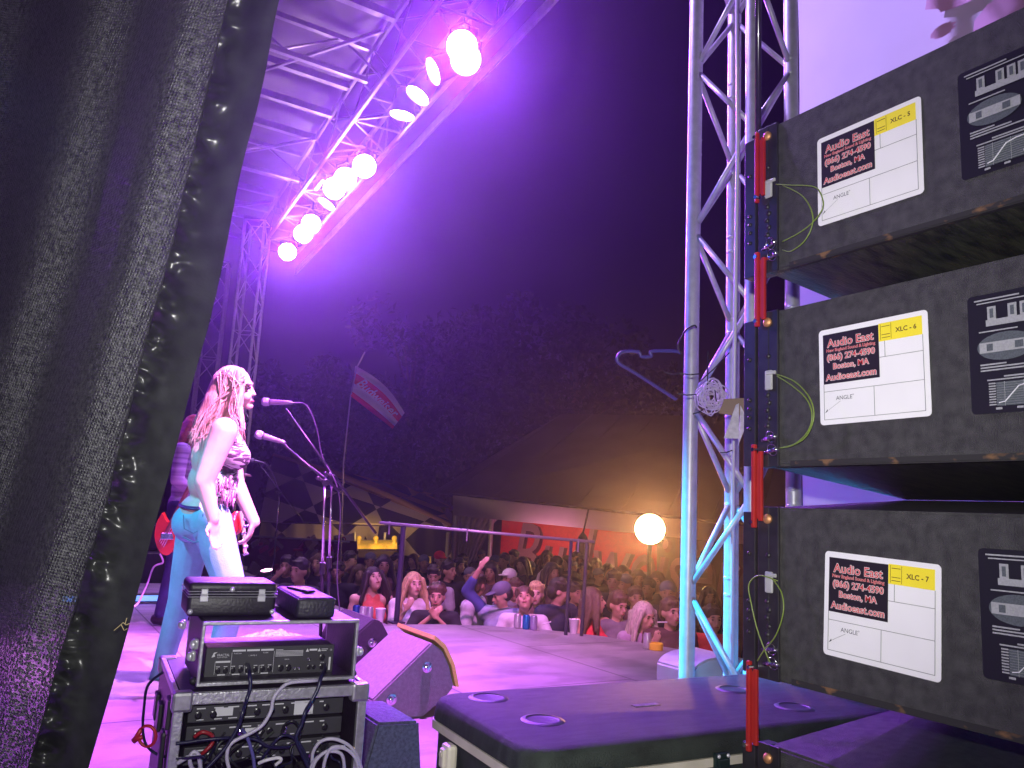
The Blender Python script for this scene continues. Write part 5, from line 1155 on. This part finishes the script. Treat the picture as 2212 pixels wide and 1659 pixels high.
cr('fair-haired person blurred behind the woman in the white tee', 1158, 1283, 1.66, (-.1, 0, 0), .0, skin=SK3, top=('short', BRWN), hair=('short', H_BLOND), d=8.2)
cr('man in navy tee with his head bowed to the left', 1203, 1276, 1.74, (.9, -.3, 0), .8, skin=SK1, top=('short', mat('navy_cotton', (.020, .024, .060), .85)), hair=('short', H_DARK), stout=1.15, pose=dict(LE=(-.24, .06, 1.14), LW=(-.1, .26, 1.10)), d=7.75)
cr('long-haired brunette in a red top facing left', 1278, 1297, 1.62, (.9, .1, 0), .7, fem=True, skin=SK1, top=('tank', REDT), hair=('long', H_BROWN), pose=dict(RE=(.2, .10, 1.14), RW=(.05, .22, 1.22)), d=7.2)
cr('woman in dark top looking down, right of the brunette in red', 1334, 1306, 1.62, (.5, -.25, 0), .2, fem=True, skin=SK1, top=('short', GREYT), hair=('short', H_BROWN), d=7.25)
cr('older woman with curly pale hair leaning on the stage edge', 1390, 1331, 1.56, (.5, -.2, 0), .3, fem=True, skin=SK1, top=('long', mat('mauve_knit', (.32, .24, .34), .9, bump=.4)), hair=('curly', H_GREY), pose=dict(RE=(.24, .14, 1.14), RW=(.06, .30, 1.13), LE=(-.26, .10, 1.14), LW=(-.1, .32, 1.13)), d=6.8)
smk = cr('person holding up a cigarette beside the curly-haired woman', 1448, 1322, 1.62, (.4, 0, 0), .2, fem=True, skin=SK1, top=('short', BRWN), hair=('short', H_BROWN), pose=dict(RE=(.24, .14, 1.10), RW=(.18, .26, 1.34)), d=6.75)
cr('person in a bright red shirt seen through the truss tower', 1538, 1338, 1.60, (.2, 0, 0), .2, fem=True, skin=SK1, top=('short', REDT), hair=('short', H_DARK), stout=1.15, d=6.8)
cr('fair-haired person lit dim orange in the middle of the crowd', 1178, 1250, 1.72, (.1, 0, 0), .0, fem=True, skin=SK1, top=('short', BLACK_T), hair=('long', H_GREY))
cr('person in a white-fronted cap behind the denim vest', 1100, 1250, 1.74, (-.4, 0, 0), -.3, skin=SK2, top=('short', BLACK_T), hair=('cap', CAPW))
cr('man standing between the white cap and the woman in the white tee', 1113, 1274, 1.68, (-.2, -.1, 0), .0, skin=SK1, top=('short', GREYT), hair=('short', H_BROWN))
cr('person with tied hair just right of the bowed man', 1240, 1282, 1.68, (.5, 0, 0), .3, fem=True, skin=SK2, top=('short', BLACK_T), hair=('bun', H_DARK))
cr('dim person in the orange glare above the curly-haired woman', 1372, 1292, 1.70, (.2, 0, 0), .1, skin=SK2, top=('short', BRWN), hair=('short', H_BROWN))
# darker rows behind: four bodies, copied
G2 = 'dark crowd rows behind the front of the crowd'
proto = []
for i, (st, hm_, tp, fem_, sk) in enumerate([('short', H_DARK, BLACK_T, False, SK2), ('long', H_BROWN, BLACK_T, True, SK1), ('backcap', CAPG, BLACK_T, False, SK2), ('long', H_DARK, BRWN, True, SK2)]):
    proto.append((st, hm_, tp, fem_, sk))
rows = [(1232, 650), (1216, 690), (1212, 800), (1220, 828), (1232, 838), (1212, 893), (1216, 915), (1222, 990), (1213, 1000), (1224, 1050), (1216, 1070), (1235, 1062), (1212, 1090), (1220, 1130), (1228, 1146), (1214, 1168), (1221, 1202), (1215, 1225), (1226, 1236), (1213, 1258), (1233, 1262), (1220, 1285), (1245, 1292), (1234, 1312), (1256, 1326), (1240, 1345), (1262, 1352), (1250, 1378), (1272, 1402), (1255, 1420), (1280, 1442), (1290, 1530), (1236, 730), (1240, 775), (1246, 1015), (1236, 1190), (1204, 1110), (1203, 1180), (1200, 1040), (1204, 950), (1206, 1245)]
FR_ = [(806, 'the coral tank top'), (893, 'the blond woman in white'), (943, 'the woman with hands at her mouth'), (1026, 'the man in grey-white turned away'), (1087, 'the denim vest'), (1133, 'the white scoop-neck tee'), (1203, 'the bowed man in navy'), (1278, 'the brunette in red'), (1334, 'the woman in dark looking down'), (1390, 'the curly-haired woman'), (1538, 'the truss tower'), (620, 'the far left man'), (756, 'the man left of the stall')]
NOUN = ['short-haired man', 'long-haired woman', 'person in a backward cap', 'brown-haired person']; seenl = set()
def rowlabel(i, x, y):
    n_ = min(FR_, key=lambda q: abs(q[0] - x)); far = 'just behind' if y > 1240 else ('behind' if y > 1222 else 'far behind')
    for extra in ('', ', to the left' if x < n_[0] else ', to the right', ', in the next row back', ', half hidden', ', hindmost'):
        l_ = 'dim %s %s %s%s' % (NOUN[i], far, n_[1], extra)
        if l_ not in seenl: seenl.add(l_); return l_
    return l_
random.seed(15); made = {}
for q, (y, x) in enumerate(rows):
    i = q % 4; st, hm_, tp, fem_, sk = proto[i]; H = random.uniform(1.62, 1.84); f_ = spot_of(x, y, H); dv = CAM - f_; rz = math.atan2(dv.y, dv.x) - pi / 2 + random.uniform(-.7, .7)
    if i not in made:
        t, _, _ = human(rowlabel(i, x, y), f_, (0, 0, 0), H, fem=fem_, skin=sk, top=('short', tp), bottom=TROU, hair=(st, hm_), yaw=rz, group=G2, vox=.014); made[i] = (t, H)
    else:
        t0, H0 = made[i]; s_ = H / H0; dup(t0, Matrix.Translation(f_) @ Matrix.Rotation(rz, 4, 'Z') @ Matrix.Diagonal((s_, s_, s_, 1)), rowlabel(i, x, y), G2)
# ---------------------------------------------------------------- drinks on the stage edge
def lath(name, label, cat, px_, prof, mt, group=None, extra=None, z=0.0):
    c = PZ(*px_, z); t = thing(name, label, cat, c, group=group); b = MB(); b.lathe(prof, 20); b.build('body', mt, t, auto=40)
    if extra: extra(t)
    return t
CAN = [(.024, 0), (.031, .008), (.033, .014), (.033, .108), (.027, .120), (.026, .123), (.001, .121)]
def tabtop(t): b = MB(); b.rbox((0, .004, .1235), (.012, .022, .002), .0008); b.build('ring_pull', STEEL, t)
CG = 'drink cans standing on the stage edge'
def canm(n, c): return mat(n, c, .3, .6, var=.1)
for lab, x, y, mt, s_ in (('silver and white drink can, leftmost of three in front of the white tee', 1117, 1357, canm('silver_can', (.6, .6, .62)), 1), ('bright blue drink can between two silver cans', 1136, 1359, canm('blue_can', (.02, .22, .55)), 1), ('silver and violet drink can, rightmost of the three cans', 1152, 1361, canm('violet_can', (.42, .38, .60)), 1),
                       ('silver drink can beside the white cup on the left stage edge', 783, 1341, canm('silver_can', (.6, .6, .62)), 1), ('blue drink can at the left end of the drinks behind the gig bag', 768, 1338, canm('dark_blue_can', (.03, .08, .35)), 1), ('second silver drink can nearer the white cup on the left', 797, 1342, canm('grey_can', (.45, .45, .5)), 1),
                       ('silver drink can by the yellow tape roll near the truss tower', 1398, 1402, canm('silver_can', (.6, .6, .62)), 1), ('white can with dark label on the shoulder side of the white tee', 1107, 1300, canm('white_can', (.7, .7, .7)), 1)):
    if y == 1300: continue
    lath('drink_can', lab, 'can', (x, y), CAN, mt, CG, tabtop)
CUP = [(.030, 0), (.031, .002), (.044, .115), (.047, .118), (.045, .120), (.042, .112), (.001, .108)]
cupm = mat('white_plastic_cup', (.72, .70, .74), .5, var=.03)
lath('plastic_cup', 'white plastic cup with straws on the stage edge in front of the bowed man', 'cup', (1239, 1368), CUP, cupm, 'white plastic cups on the stage edge', lambda t: MB().tube([(.01, 0, .05), (.035, 0, .20)], .003, 6).tube([(-.01, 0, .05), (-.03, .01, .18)], .003, 6).build('straw', mat('dark_straw', (.05, .04, .08), .4), t))
lath('plastic_cup', 'white plastic cup on the stage edge in front of the woman in the coral top', 'cup', (820, 1345), CUP, cupm, 'white plastic cups on the stage edge')
lath('tape_roll', 'roll of yellow tape lying near the truss tower on the stage edge', 'tape roll', (1417, 1404), [(.05, 0), (.055, .004), (.055, .050), (.050, .054), (.035, .054), (.034, .02), (.001, .02)], mat('yellow_tape', (.85, .62, .04), .4))
cg = MB(); p = P(1172, 1349, 7.0); cg.cyl(p, p + _R * .075 + _U * .025, .005, n=8); tag(cg.build('cigarette', WHITE_T), 'white cigarette held by the woman in the white tee', 'cigarette')
cg = MB(); p = P(1420, 1344, 6.35); cg.cyl(p, p + _R * .08 + _U * .0, .005, n=8); tag(cg.build('cigarette', WHITE_T), 'white cigarette held up beside the curly-haired woman', 'cigarette')
# ================================================================== RAIL, TENTS, FLAG, TREES, FLOODLIGHT
RAILM = mat('rail_steel', (.30, .29, .33), .4, .5)
rail = thing('hand_rail', 'steel hand rail with two leaning posts along the curved stage edge', 'railing', PZ(858, 1342, 0))
ra, rb_ = P(820, 1129, 6.75), P(1284, 1171, 7.0)
b = MB(); b.tube([ra, rb_], .013, 12); b.build('top_rail', RAILM, rail, world=True, smooth=True)
for tx, bx, by in (((872, 1137), 856, 1346), None, )[:1]:
    b = MB(); top_ = P(tx[0], tx[1], 6.78); b.tube([top_, PZ(bx, by, 0)], .024, 10); b.rbox(PZ(bx, by, 0) + Vector((0, 0, .008)), (.12, .12, .016), .003); b.build('post', mat('dark_post', (.04, .04, .07), .4, .4), rail, world=True)
for tx, bx, by in (((1234, 1168), 1222, 1372), ((1268, 1172), 1256, 1374)):
    b = MB(); top_ = P(tx[0], tx[1], 6.95); b.tube([top_, PZ(bx, by, 0)], .016, 10); b.build('post', mat('dark_post', (.04, .04, .07), .4, .4), rail, world=True)
for x, y in ((842, 1132), (1010, 1147), (1250, 1170)):
    b = MB(); b.tube([P(x, y - 6, 6.80), P(x - 2, y + 22, 6.80)], .008, 6); b.build('clip', RAILM, rail, world=True)

# tents
DT = 20.0
def TP(x, y, d=DT): return P(x, y, d)
def slab(mb, pts, th=.05):
    """thick sheet from world outline"""
    n = len(pts); nm = (pts[1] - pts[0]).cross(pts[2] - pts[0]).normalized() * th
    mb.add(pts + [p + nm for p in pts], [tuple(range(n)), tuple(range(2 * n - 1, n - 1, -1))] + [(i, (i + 1) % n, n + (i + 1) % n, n + i) for i in range(n)]); return mb
big_t = thing('marquee_tent', 'big pale marquee tent with drapes and a red banner inside', 'tent', TP(1270, 1240, 21))
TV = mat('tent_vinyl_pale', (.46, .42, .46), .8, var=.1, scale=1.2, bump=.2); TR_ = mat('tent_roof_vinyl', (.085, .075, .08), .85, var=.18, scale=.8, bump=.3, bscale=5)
a, bb = TP(980, 1070, 20), TP(1640, 1140, 18.0); a2, b2 = TP(980, 1112, 20), TP(1640, 1178, 18.0)
b = MB(); slab(b, [a2, b2, bb, a], .06); b.build('valance', TV, big_t, world=True)
rid0, rid1 = TP(1215, 897, 24.5), TP(1700, 905, 22.5)
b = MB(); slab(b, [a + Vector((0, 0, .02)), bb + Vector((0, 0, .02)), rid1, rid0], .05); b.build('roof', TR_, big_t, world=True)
for q in range(1, 7):
    sm_ = MB(); e_ = a.lerp(bb, q / 7); r_ = rid0.lerp(rid1, q / 7); md = e_.lerp(r_, .5) - Vector((0, 0, .06)); sm_.tube([e_ + Vector((0, 0, .06)), md + Vector((0, 0, .10)), r_ + Vector((0, 0, .06))], .025, 5); sm_.build('roof_seam', mat('tent_seam', (.10, .09, .09), .9), big_t, world=True)
back = TP(930, 1068, 29)
b = MB(); slab(b, [a + Vector((0, 0, .02)), rid0, back], .05); b.build('roof_end', TR_, big_t, world=True)
# drapes gathered at the left corner
b = MB(); vs = []; N = 46
for j in range(9):
    v = j / 8
    for i in range(N + 1):
        u = i / N; x = 982 + (100 - 62 * v ** .7) * u * (1 - .0) + 0; y = 1110 + 115 * v + 6 * u; vs.append(TP(x, y, 20.1 + .10 * sin(u * 46 + 2 * v) * (1 - .3 * v)))
b.add(vs, [(j * (N + 1) + i, j * (N + 1) + i + 1, (j + 1) * (N + 1) + i + 1, (j + 1) * (N + 1) + i) for j in range(8) for i in range(N)]); b.build('drape', mat('drape_fabric', (.46, .42, .42), .85, var=.1), big_t, smooth=True, world=True)
for x, y0 in ((984, 1108), (1062, 1118), (1640, 1176)):
    b = MB(); p = TP(x, y0, 20.0 if x < 1500 else 18); b.cyl(p, Vector((p.x, p.y, -1.4)), .06, n=10); b.build('pole', ALU, big_t, world=True)
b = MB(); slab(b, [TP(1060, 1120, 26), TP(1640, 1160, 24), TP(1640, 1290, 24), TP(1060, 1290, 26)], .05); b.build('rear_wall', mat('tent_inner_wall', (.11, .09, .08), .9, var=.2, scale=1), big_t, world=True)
# red banner with beer lettering
bn = thing('red_banner', 'long red banner with huge white script lettering hung inside the marquee', 'banner', TP(1230, 1180, 22))
A_, B_ = TP(1085, 1112, 21.5), TP(1420, 1140, 20.0); Hh = 2.4
xd = (B_ - A_); Lb = xd.length; xd.normalize(); zd = Vector((0, 0, 1)); nd = xd.cross(zd).normalized()
BM_ = Matrix((xd, zd, -nd * -1)).transposed().to_4x4(); BM_.translation = A_
if (BM_.to_3x3() @ Vector((0, 0, 1))).dot(CAM - A_) < 0: BM_ = Matrix((xd, zd, -nd)).transposed().to_4x4(); BM_.translation = A_
sgn = 1 if (BM_.to_3x3() @ Vector((0, 0, 1))).dot(CAM - A_) > 0 else -1
b = MB(); b.add([(0, 0, 0), (Lb, 0, 0), (Lb, -Hh, 0), (0, -Hh, 0), (0, 0, -sgn * .03), (Lb, 0, -sgn * .03), (Lb, -Hh, -sgn * .03), (0, -Hh, -sgn * .03)], [(0, 3, 2, 1), (4, 5, 6, 7), (0, 1, 5, 4), (1, 2, 6, 5), (2, 3, 7, 6), (3, 0, 4, 7)], BM_)
b.build('banner_cloth', mat('banner_red_vinyl', (.62, .015, .012), .6, var=.08), bn, world=True)
b = MB(); vs, fs = text_geo("Budweiser", 2.3, 'LEFT', shear=.28, sx=.60, extrude=.004); b.add([(v.x + .25, v.y - 1.05, sgn * .02) for v in vs], fs, BM_)
b.build('banner_lettering', mat('banner_white_print', (.50, .30, .30), .6), bn, world=True)
b = MB(); vs, fs = text_geo("Budweiser", 2.3, 'LEFT', shear=.28, sx=.60, extrude=.004, offset=.035); b.add([(v.x + .31, v.y - 1.10, sgn * .012) for v in vs], fs, BM_)
b.build('lettering_shadow', mat('banner_dark_print', (.10, .01, .02), .6), bn, world=True)

# chequered tent on the left
ct = thing('chequered_tent', 'pointed tent in black and yellow chequers left of the marquee', 'tent', TP(760, 1240, 19))
def cheq(n, ca, cb, sc=1.0):
    ma = mat(n, ca, .8); nt = ma.node_tree; bs = nt.nodes['Principled BSDF']; tc = [q for q in nt.nodes if q.type == 'TEX_COORD'][0]
    ch = nt.nodes.new('ShaderNodeTexChecker'); ch.inputs['Scale'].default_value = sc; ch.inputs['Color1'].default_value = (*ca, 1); ch.inputs['Color2'].default_value = (*cb, 1)
    mp = nt.nodes.new('ShaderNodeMapping'); mp.inputs['Rotation'].default_value = (.5, .6, .8); mp.inputs['Location'].default_value = (.13, .27, .31); nt.links.new(tc.outputs['Object'], mp.inputs[0]); nt.links.new(mp.outputs[0], ch.inputs['Vector']); nt.links.new(ch.outputs[0], bs.inputs['Base Color']); return ma
CK = cheq('black_yellow_cheque', (.42, .26, .06), (.016, .014, .025), .95)
CKW = cheq('black_white_cheque', (.42, .36, .36), (.016, .014, .03), 1.1)
# roof slopes: peak left, falling to the right
pk_ = TP(590, 985, 19); e1 = TP(975, 1138, 18); e0 = TP(560, 1128, 16.5); e2 = TP(930, 1068, 24)
b = MB(); slab(b, [e0, e1, pk_], .04); b.build('front_slope', CKW, ct, world=True)
b = MB(); slab(b, [e1, e2, pk_], .04); b.build('side_slope', CK, ct, world=True)
b = MB(); b.tube([pk_, TP(720, 1020, 18.8), TP(850, 1075, 18.4), e1], .07, 8); b.build('ridge_trim', mat('ridge_brown', (.16, .09, .05), .8), ct, world=True)
pk2 = TP(856, 1043, 22); f1_ = TP(975, 1098, 21); f0_ = TP(770, 1086, 21)
b = MB(); slab(b, [f0_, f1_, pk2], .04); b.build('rear_slope', CK, ct, world=True)
b = MB(); b.tube([f0_, pk2, f1_], .05, 6); b.build('rear_trim', mat('ridge_brown', (.16, .09, .05), .8), ct, world=True)
b = MB(); vs = []; N = 40
for j in range(7):
    v = j / 6
    for i in range(N + 1):
        u = i / N; x = 560 + 415 * u; y = 1129 + 12 * u + 62 * v; vs.append(TP(x, y, 17.2 + 1.2 * u + .07 * sin(u * 60)))
b.add(vs, [(j * (N + 1) + i, j * (N + 1) + i + 1, (j + 1) * (N + 1) + i + 1, (j + 1) * (N + 1) + i) for j in range(6) for i in range(N)]); b.build('hanging_valance', CKW, ct, smooth=True, world=True)
for x in (575, 832, 968):
    b = MB(); p = TP(x, 1150, 18); b.cyl(p, Vector((p.x, p.y, -1.4)), .04, n=8); b.build('pole', RAILM, ct, world=True)
sg_ = thing('stall_sign', 'white sign with slanted red lettering beside the yellow stall', 'sign', TP(740, 1180, 16.6))
nx = (TP(765, 1160, 16.6) - TP(720, 1180, 16.6)); b = MB(); slab(b, [TP(718, 1166, 16.8), TP(766, 1150, 16.5), TP(766, 1200, 16.5), TP(718, 1212, 16.8)], .03); b.build('board', mat('sign_white', (.6, .56, .56), .7), sg_, world=True)
ax = (TP(766, 1168, 16.4) - TP(718, 1183, 16.7)); Ls = ax.length; ax.normalize(); up_ = (TP(718, 1166, 16.7) - TP(718, 1212, 16.7)).normalized(); up_ = (up_ - ax * up_.dot(ax)).normalized()
SM = Matrix((ax, up_, ax.cross(up_))).transposed().to_4x4(); SM.translation = TP(720, 1193, 16.45)
b = MB(); vs, fs = text_geo("TRONIC", .17, 'LEFT', offset=.006); b.add([v for v in vs], fs, SM); vs, fs = text_geo("FOOD", .15, 'LEFT', offset=.004); b.add([(v.x, v.y + .18, v.z) for v in vs], fs, SM); b.build('sign_lettering', mat('sign_red', (.5, .02, .05), .6), sg_, world=True)
# glowing yellow stall
ys_ = thing('food_stall', 'small stall with a glowing yellow scalloped roof and striped front', 'stall', TP(830, 1240, 17.2))
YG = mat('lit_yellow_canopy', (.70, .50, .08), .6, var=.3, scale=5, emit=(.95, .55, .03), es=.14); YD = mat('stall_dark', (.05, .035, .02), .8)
b = MB(); vs = []; N = 30
for j in range(7):
    a_ = j / 6 * pi / 2
    for i in range(N + 1):
        u = i / N; vs.append(TP(772 + 86 * u, 1186 - 20 * sin(a_) + 4 * (1 - u) * 0, 17.0 + .6 * (1 - cos(a_)) * 1.2 + .05 * abs(sin(u * 9))))
b.add(vs, [(j * (N + 1) + i, j * (N + 1) + i + 1, (j + 1) * (N + 1) + i + 1, (j + 1) * (N + 1) + i) for j in range(6) for i in range(N)])
b.build('canopy', YG, ys_, world=True, smooth=True)
for x in (775, 812, 852):
    b = MB(); p = TP(x, 1163, 17.2); b.ell(p, (.06,) * 3, u=10, v=8); b.cyl(p - Vector((0, 0, .12)), p, .04, n=8); b.build('finial', YG, ys_, world=True)
b = MB(); slab(b, [TP(774, 1186, 17.1), TP(858, 1190, 17.1), TP(858, 1204, 17.1), TP(774, 1204, 17.1)], .2); b.build('fascia', YD, ys_, world=True)
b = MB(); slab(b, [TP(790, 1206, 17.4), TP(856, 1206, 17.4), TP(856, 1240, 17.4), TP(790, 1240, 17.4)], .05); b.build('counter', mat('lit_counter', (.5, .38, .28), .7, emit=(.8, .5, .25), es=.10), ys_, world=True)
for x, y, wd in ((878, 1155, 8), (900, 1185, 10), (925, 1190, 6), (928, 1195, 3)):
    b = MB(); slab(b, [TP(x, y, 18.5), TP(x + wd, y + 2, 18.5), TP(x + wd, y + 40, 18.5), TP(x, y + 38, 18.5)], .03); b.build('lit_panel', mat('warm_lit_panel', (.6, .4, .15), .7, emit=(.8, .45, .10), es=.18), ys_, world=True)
cl_ = thing('merchandise_wall', 'dim cluttered wall of dark red goods behind the crowd at the left', 'stall', TP(640, 1220, 15))
random.seed(9)
for q in range(40):
    x, y = random.uniform(548, 755), random.uniform(1162, 1232); b = MB(); b.rbox(TP(x, y, 14.6 + random.uniform(0, .6)), (random.uniform(.06, .25), .05, random.uniform(.05, .2)), .01, rot=(0, random.uniform(-.8, .8), .5)); b.build('item', [mat('dark_red_goods', (.22, .02, .03), .6), mat('brown_goods', (.10, .05, .04), .6), mat('grey_goods', (.20, .16, .16), .6)][q % 3], cl_, world=True)
b = MB(); b.tube([TP(548, 1158, 14.6), TP(755, 1170, 14.6)], .02, 6); b.build('shelf_rail', RAILM, cl_, world=True)
b = MB(); slab(b, [TP(540, 1160, 15.4), TP(770, 1170, 15.4), TP(770, 1260, 15.4), TP(540, 1260, 15.4)], .05); b.build('back_panel', mat('dark_red_panel', (.07, .012, .02), .8), cl_, world=True)

# flag
fg = thing('flag', 'red and white flag hanging slanted from a thin pole above the tents', 'flag', TP(785, 790, 13))
def fpt(u, v):   # outline: (770,790)-(800,800) top, (872,890) right, (850,925) bottom tip, (758,850) left
    a0, a1, b0, b1 = Vector((766, 792)), Vector((796, 792)), Vector((757, 858)), Vector((868, 922))
    top_ = Vector((768, 790)).lerp(Vector((874, 892)), u); bot = Vector((758, 856)).lerp(Vector((848, 926)), u); top_ += Vector((10, -8)) * sin(pi * u); p = top_.lerp(bot, v); return TP(p.x, p.y, 13 + .10 * sin(5 * u + 3 * v) + .05 * sin(11 * v + 3 * u))
N, K = 28, 18; vs = [fpt(i / N, j / K) for j in range(K + 1) for i in range(N + 1)]
fc = lambda j0, j1: [(j * (N + 1) + i, j * (N + 1) + i + 1, (j + 1) * (N + 1) + i + 1, (j + 1) * (N + 1) + i) for j in range(j0, j1) for i in range(N)]
FW = mat('flag_white', (.62, .55, .60), .8, trans=0); FR_ = mat('flag_red', (.62, .02, .05), .8)
for nm, j0, j1, mm in (('flag_white_band', 0, 4, FW), ('flag_red_field', 4, 10, FR_), ('flag_white_stripe', 10, 15, FW), ('flag_red_edge', 15, 18, FR_)):
    b = MB(); b.add(vs, fc(j0, j1)); b.build(nm, mm, fg, smooth=True, world=True)
p0, p1 = fpt(.12, .36), fpt(.92, .36); ax = (p1 - p0); Lf = ax.length; ax.normalize(); up_ = (fpt(.5, .1) - fpt(.5, .6)); up_ = (up_ - ax * up_.dot(ax)).normalized()
FMx = Matrix((ax, up_, ax.cross(up_))).transposed().to_4x4(); FMx.translation = p0 - _f * .14
b = MB(); vs_, fs_t = text_geo("Budweiser", .23, 'LEFT', shear=.3, offset=.004, sx=.85); b.add(vs_, fs_t, FMx); b.build('flag_lettering', FW, fg, world=True)
b = MB(); b.tube([TP(788, 760, 13), TP(770, 795, 13), TP(757, 860, 13), TP(742, 1000, 13), TP(735, 1240, 13)], .012, 6); b.build('pole', RAILM, fg, world=True)

# floodlight on a stand
fp = TP(1404, 1143, 15)
fd = thing('floodlight', 'blazing orange-white floodlight glaring beyond the crowd', 'floodlight', fp)
aim = (CAM - fp).normalized(); X_, Y_, Z_ = frame_from(aim); M_ = Matrix((X_, Y_, Z_)).transposed().to_4x4(); M_.translation = fp
b = MB(); b.lathe([(.1, -.25), (.22, -.22), (.29, -.05), (.31, .0), (.29, .01), (.28, -.01)], 28, M_); b.build('housing', BLACK, fd, world=True, auto=40)
b = MB(); b.lathe([(.28, 0), (.20, .03), (.001, .05)], 28, M_); b.build('lens', mat('sodium_lens', (1, 1, 1), .5, emit=(1, .58, .20), es=110), fd, world=True, smooth=True)
b = MB(); b.tube([fp - Vector((0, 0, .3)), Vector((fp.x, fp.y, -1.4))], .04, 8); b.build('stand', BLACKM, fd, world=True)
spot('floodlight_beam', fp + aim * .08, CAM + Vector((.3, .3, .2)), 30, (1, .42, .10), 150, .6, .15)
spot('floodlight_core', fp + aim * .08, CAM, 1500, (1, .42, .10), 24, 1, .15)
ob_ = thing('hanging_lantern', 'small dark lantern hanging in front of the red banner', 'lantern', TP(1262, 1180, 16))
b = MB(); p = TP(1258, 1186, 16); b.lathe([(.01, .35), (.09, .25), (.14, .08), (.14, -.15), (.10, -.28), (.01, -.36)], 12, Matrix.Translation(p)); b.tube([p + Vector((0, 0, .3)), p + Vector((.12, 0, .8))], .02, 6); b.build('body', BLACK, ob_, world=True)
b = MB(); b.ell(p + Vector((-.02, -.15, .02)), (.02, .02, .02), u=8, v=6); b.build('bulb', mat('tiny_bulb', (1, 1, 1), .5, emit=(1, .9, .8), es=5), ob_, world=True)

# trees
LEAF = mat('dark_leaves', (.020, .020, .011), .8, var=.4, scale=3); BARK = mat('bark', (.06, .045, .03), .9, var=.3, scale=6)
def tree_mesh(seed, Hh_, R_, n=5200):
    random.seed(seed); bt = MB(); bl = MB(); bt.tube([(0, 0, 0), (.1, 0, Hh_ * .3), (.0, .1, Hh_ * .6), (.1, 0, Hh_ * .9)], .32, 10, r1=.05)
    cl = []
    for q in range(26):
        a = random.uniform(0, 2 * pi); h_ = random.uniform(.30, .95); rr = R_ * random.uniform(.35, 1) * math.sin(pi * min(1, (h_ - .22) / .85)) ** .6
        c = Vector((rr * cos(a), rr * sin(a), Hh_ * h_)); bt.tube([(0, 0, Hh_ * h_ * .7), c * .55 + Vector((0, 0, Hh_ * h_ * .38)), c], .07, 5, r1=.015); cl.append((c, random.uniform(.55, 1.25) * R_ * .38))
    for q in range(n):
        c, r_ = random.choice(cl); v = Vector((random.gauss(0, 1), random.gauss(0, 1), random.gauss(0, .75))); v = v.normalized() * r_ * random.uniform(.55, 1.08) ** .8
        p = c + v; s_ = random.uniform(.09, .22); x = Vector((random.gauss(0, 1), random.gauss(0, 1), random.gauss(0, 1))).normalized(); y = x.orthogonal().normalized(); z_ = x.cross(y)
        o = len(bl.v); bl.v += [p - x * s_, p + y * s_ * .5, p + x * s_, p - y * s_ * .5 + z_ * s_ * .3]; bl.f.append((o, o + 1, o + 2, o + 3))
    return bt.mesh('trunk', True), bl.mesh('crown')
tm_ = [tree_mesh(1, 10.5, 3.6), tree_mesh(2, 9.0, 3.2)]
for i, (x, y, d, k_, s_, lab) in enumerate(((860, 1230, 31, 0, 1.0, 'leafy dark tree behind the flag'), (985, 1230, 33, 1, 1.15, 'broad dark tree behind the gap between the two tents'), (1110, 1230, 34, 0, 1.12, 'tall dark tree rising behind the left end of the marquee'), (1225, 1235, 33, 1, 1.20, 'dark tree behind the middle of the marquee'),
                                        (1370, 1240, 35, 0, .92, 'low dark tree behind the marquee roof left of the truss tower'), (735, 1225, 30, 1, .85, 'lower dark tree behind the chequered tent'), (640, 1225, 33, 0, .8, 'dark tree beyond the far truss tower'))):
    p = P(x, y, d); p.z = -1.4; M_ = TR(p, i * 1.3) @ Matrix.Scale(s_, 4); t = thing('tree', lab, 'tree', M=M_, group='dark trees behind the tents')
    link('trunk', tm_[k_][0], BARK, t); link('crown', tm_[k_][1], LEAF, t)

spot('banner_fill_light', TP(1170, 1222, 18.6), TP(1240, 1160, 21), 150, (1, .32, .48), 150, .8, .3)  # unseen fill added low in front of the marquee to brighten the banner
spot('stall_light', TP(830, 1150, 16.2), TP(830, 1200, 18), 70, (1, .6, .15), 150, .8, .2)
# ------------------------------------------------------------------ haze: machine smoke in the night air
hz = MB(); hz.box((24, 24, 6.3), (76, 76, 17.8)); ho = hz.build('haze', None)
hm = bpy.data.materials.new('machine_haze'); hm.use_nodes = True; nt = hm.node_tree
nt.nodes.remove(nt.nodes['Principled BSDF']); pv = nt.nodes.new('ShaderNodeVolumePrincipled')
pv.inputs['Density'].default_value = 0.0045; pv.inputs['Anisotropy'].default_value = .85; pv.inputs['Color'].default_value = (.78, .72, .95, 1)
nt.links.new(pv.outputs[0], nt.nodes['Material Output'].inputs['Volume'])
ho.data.materials.append(hm); struct(ho, 'stuff')
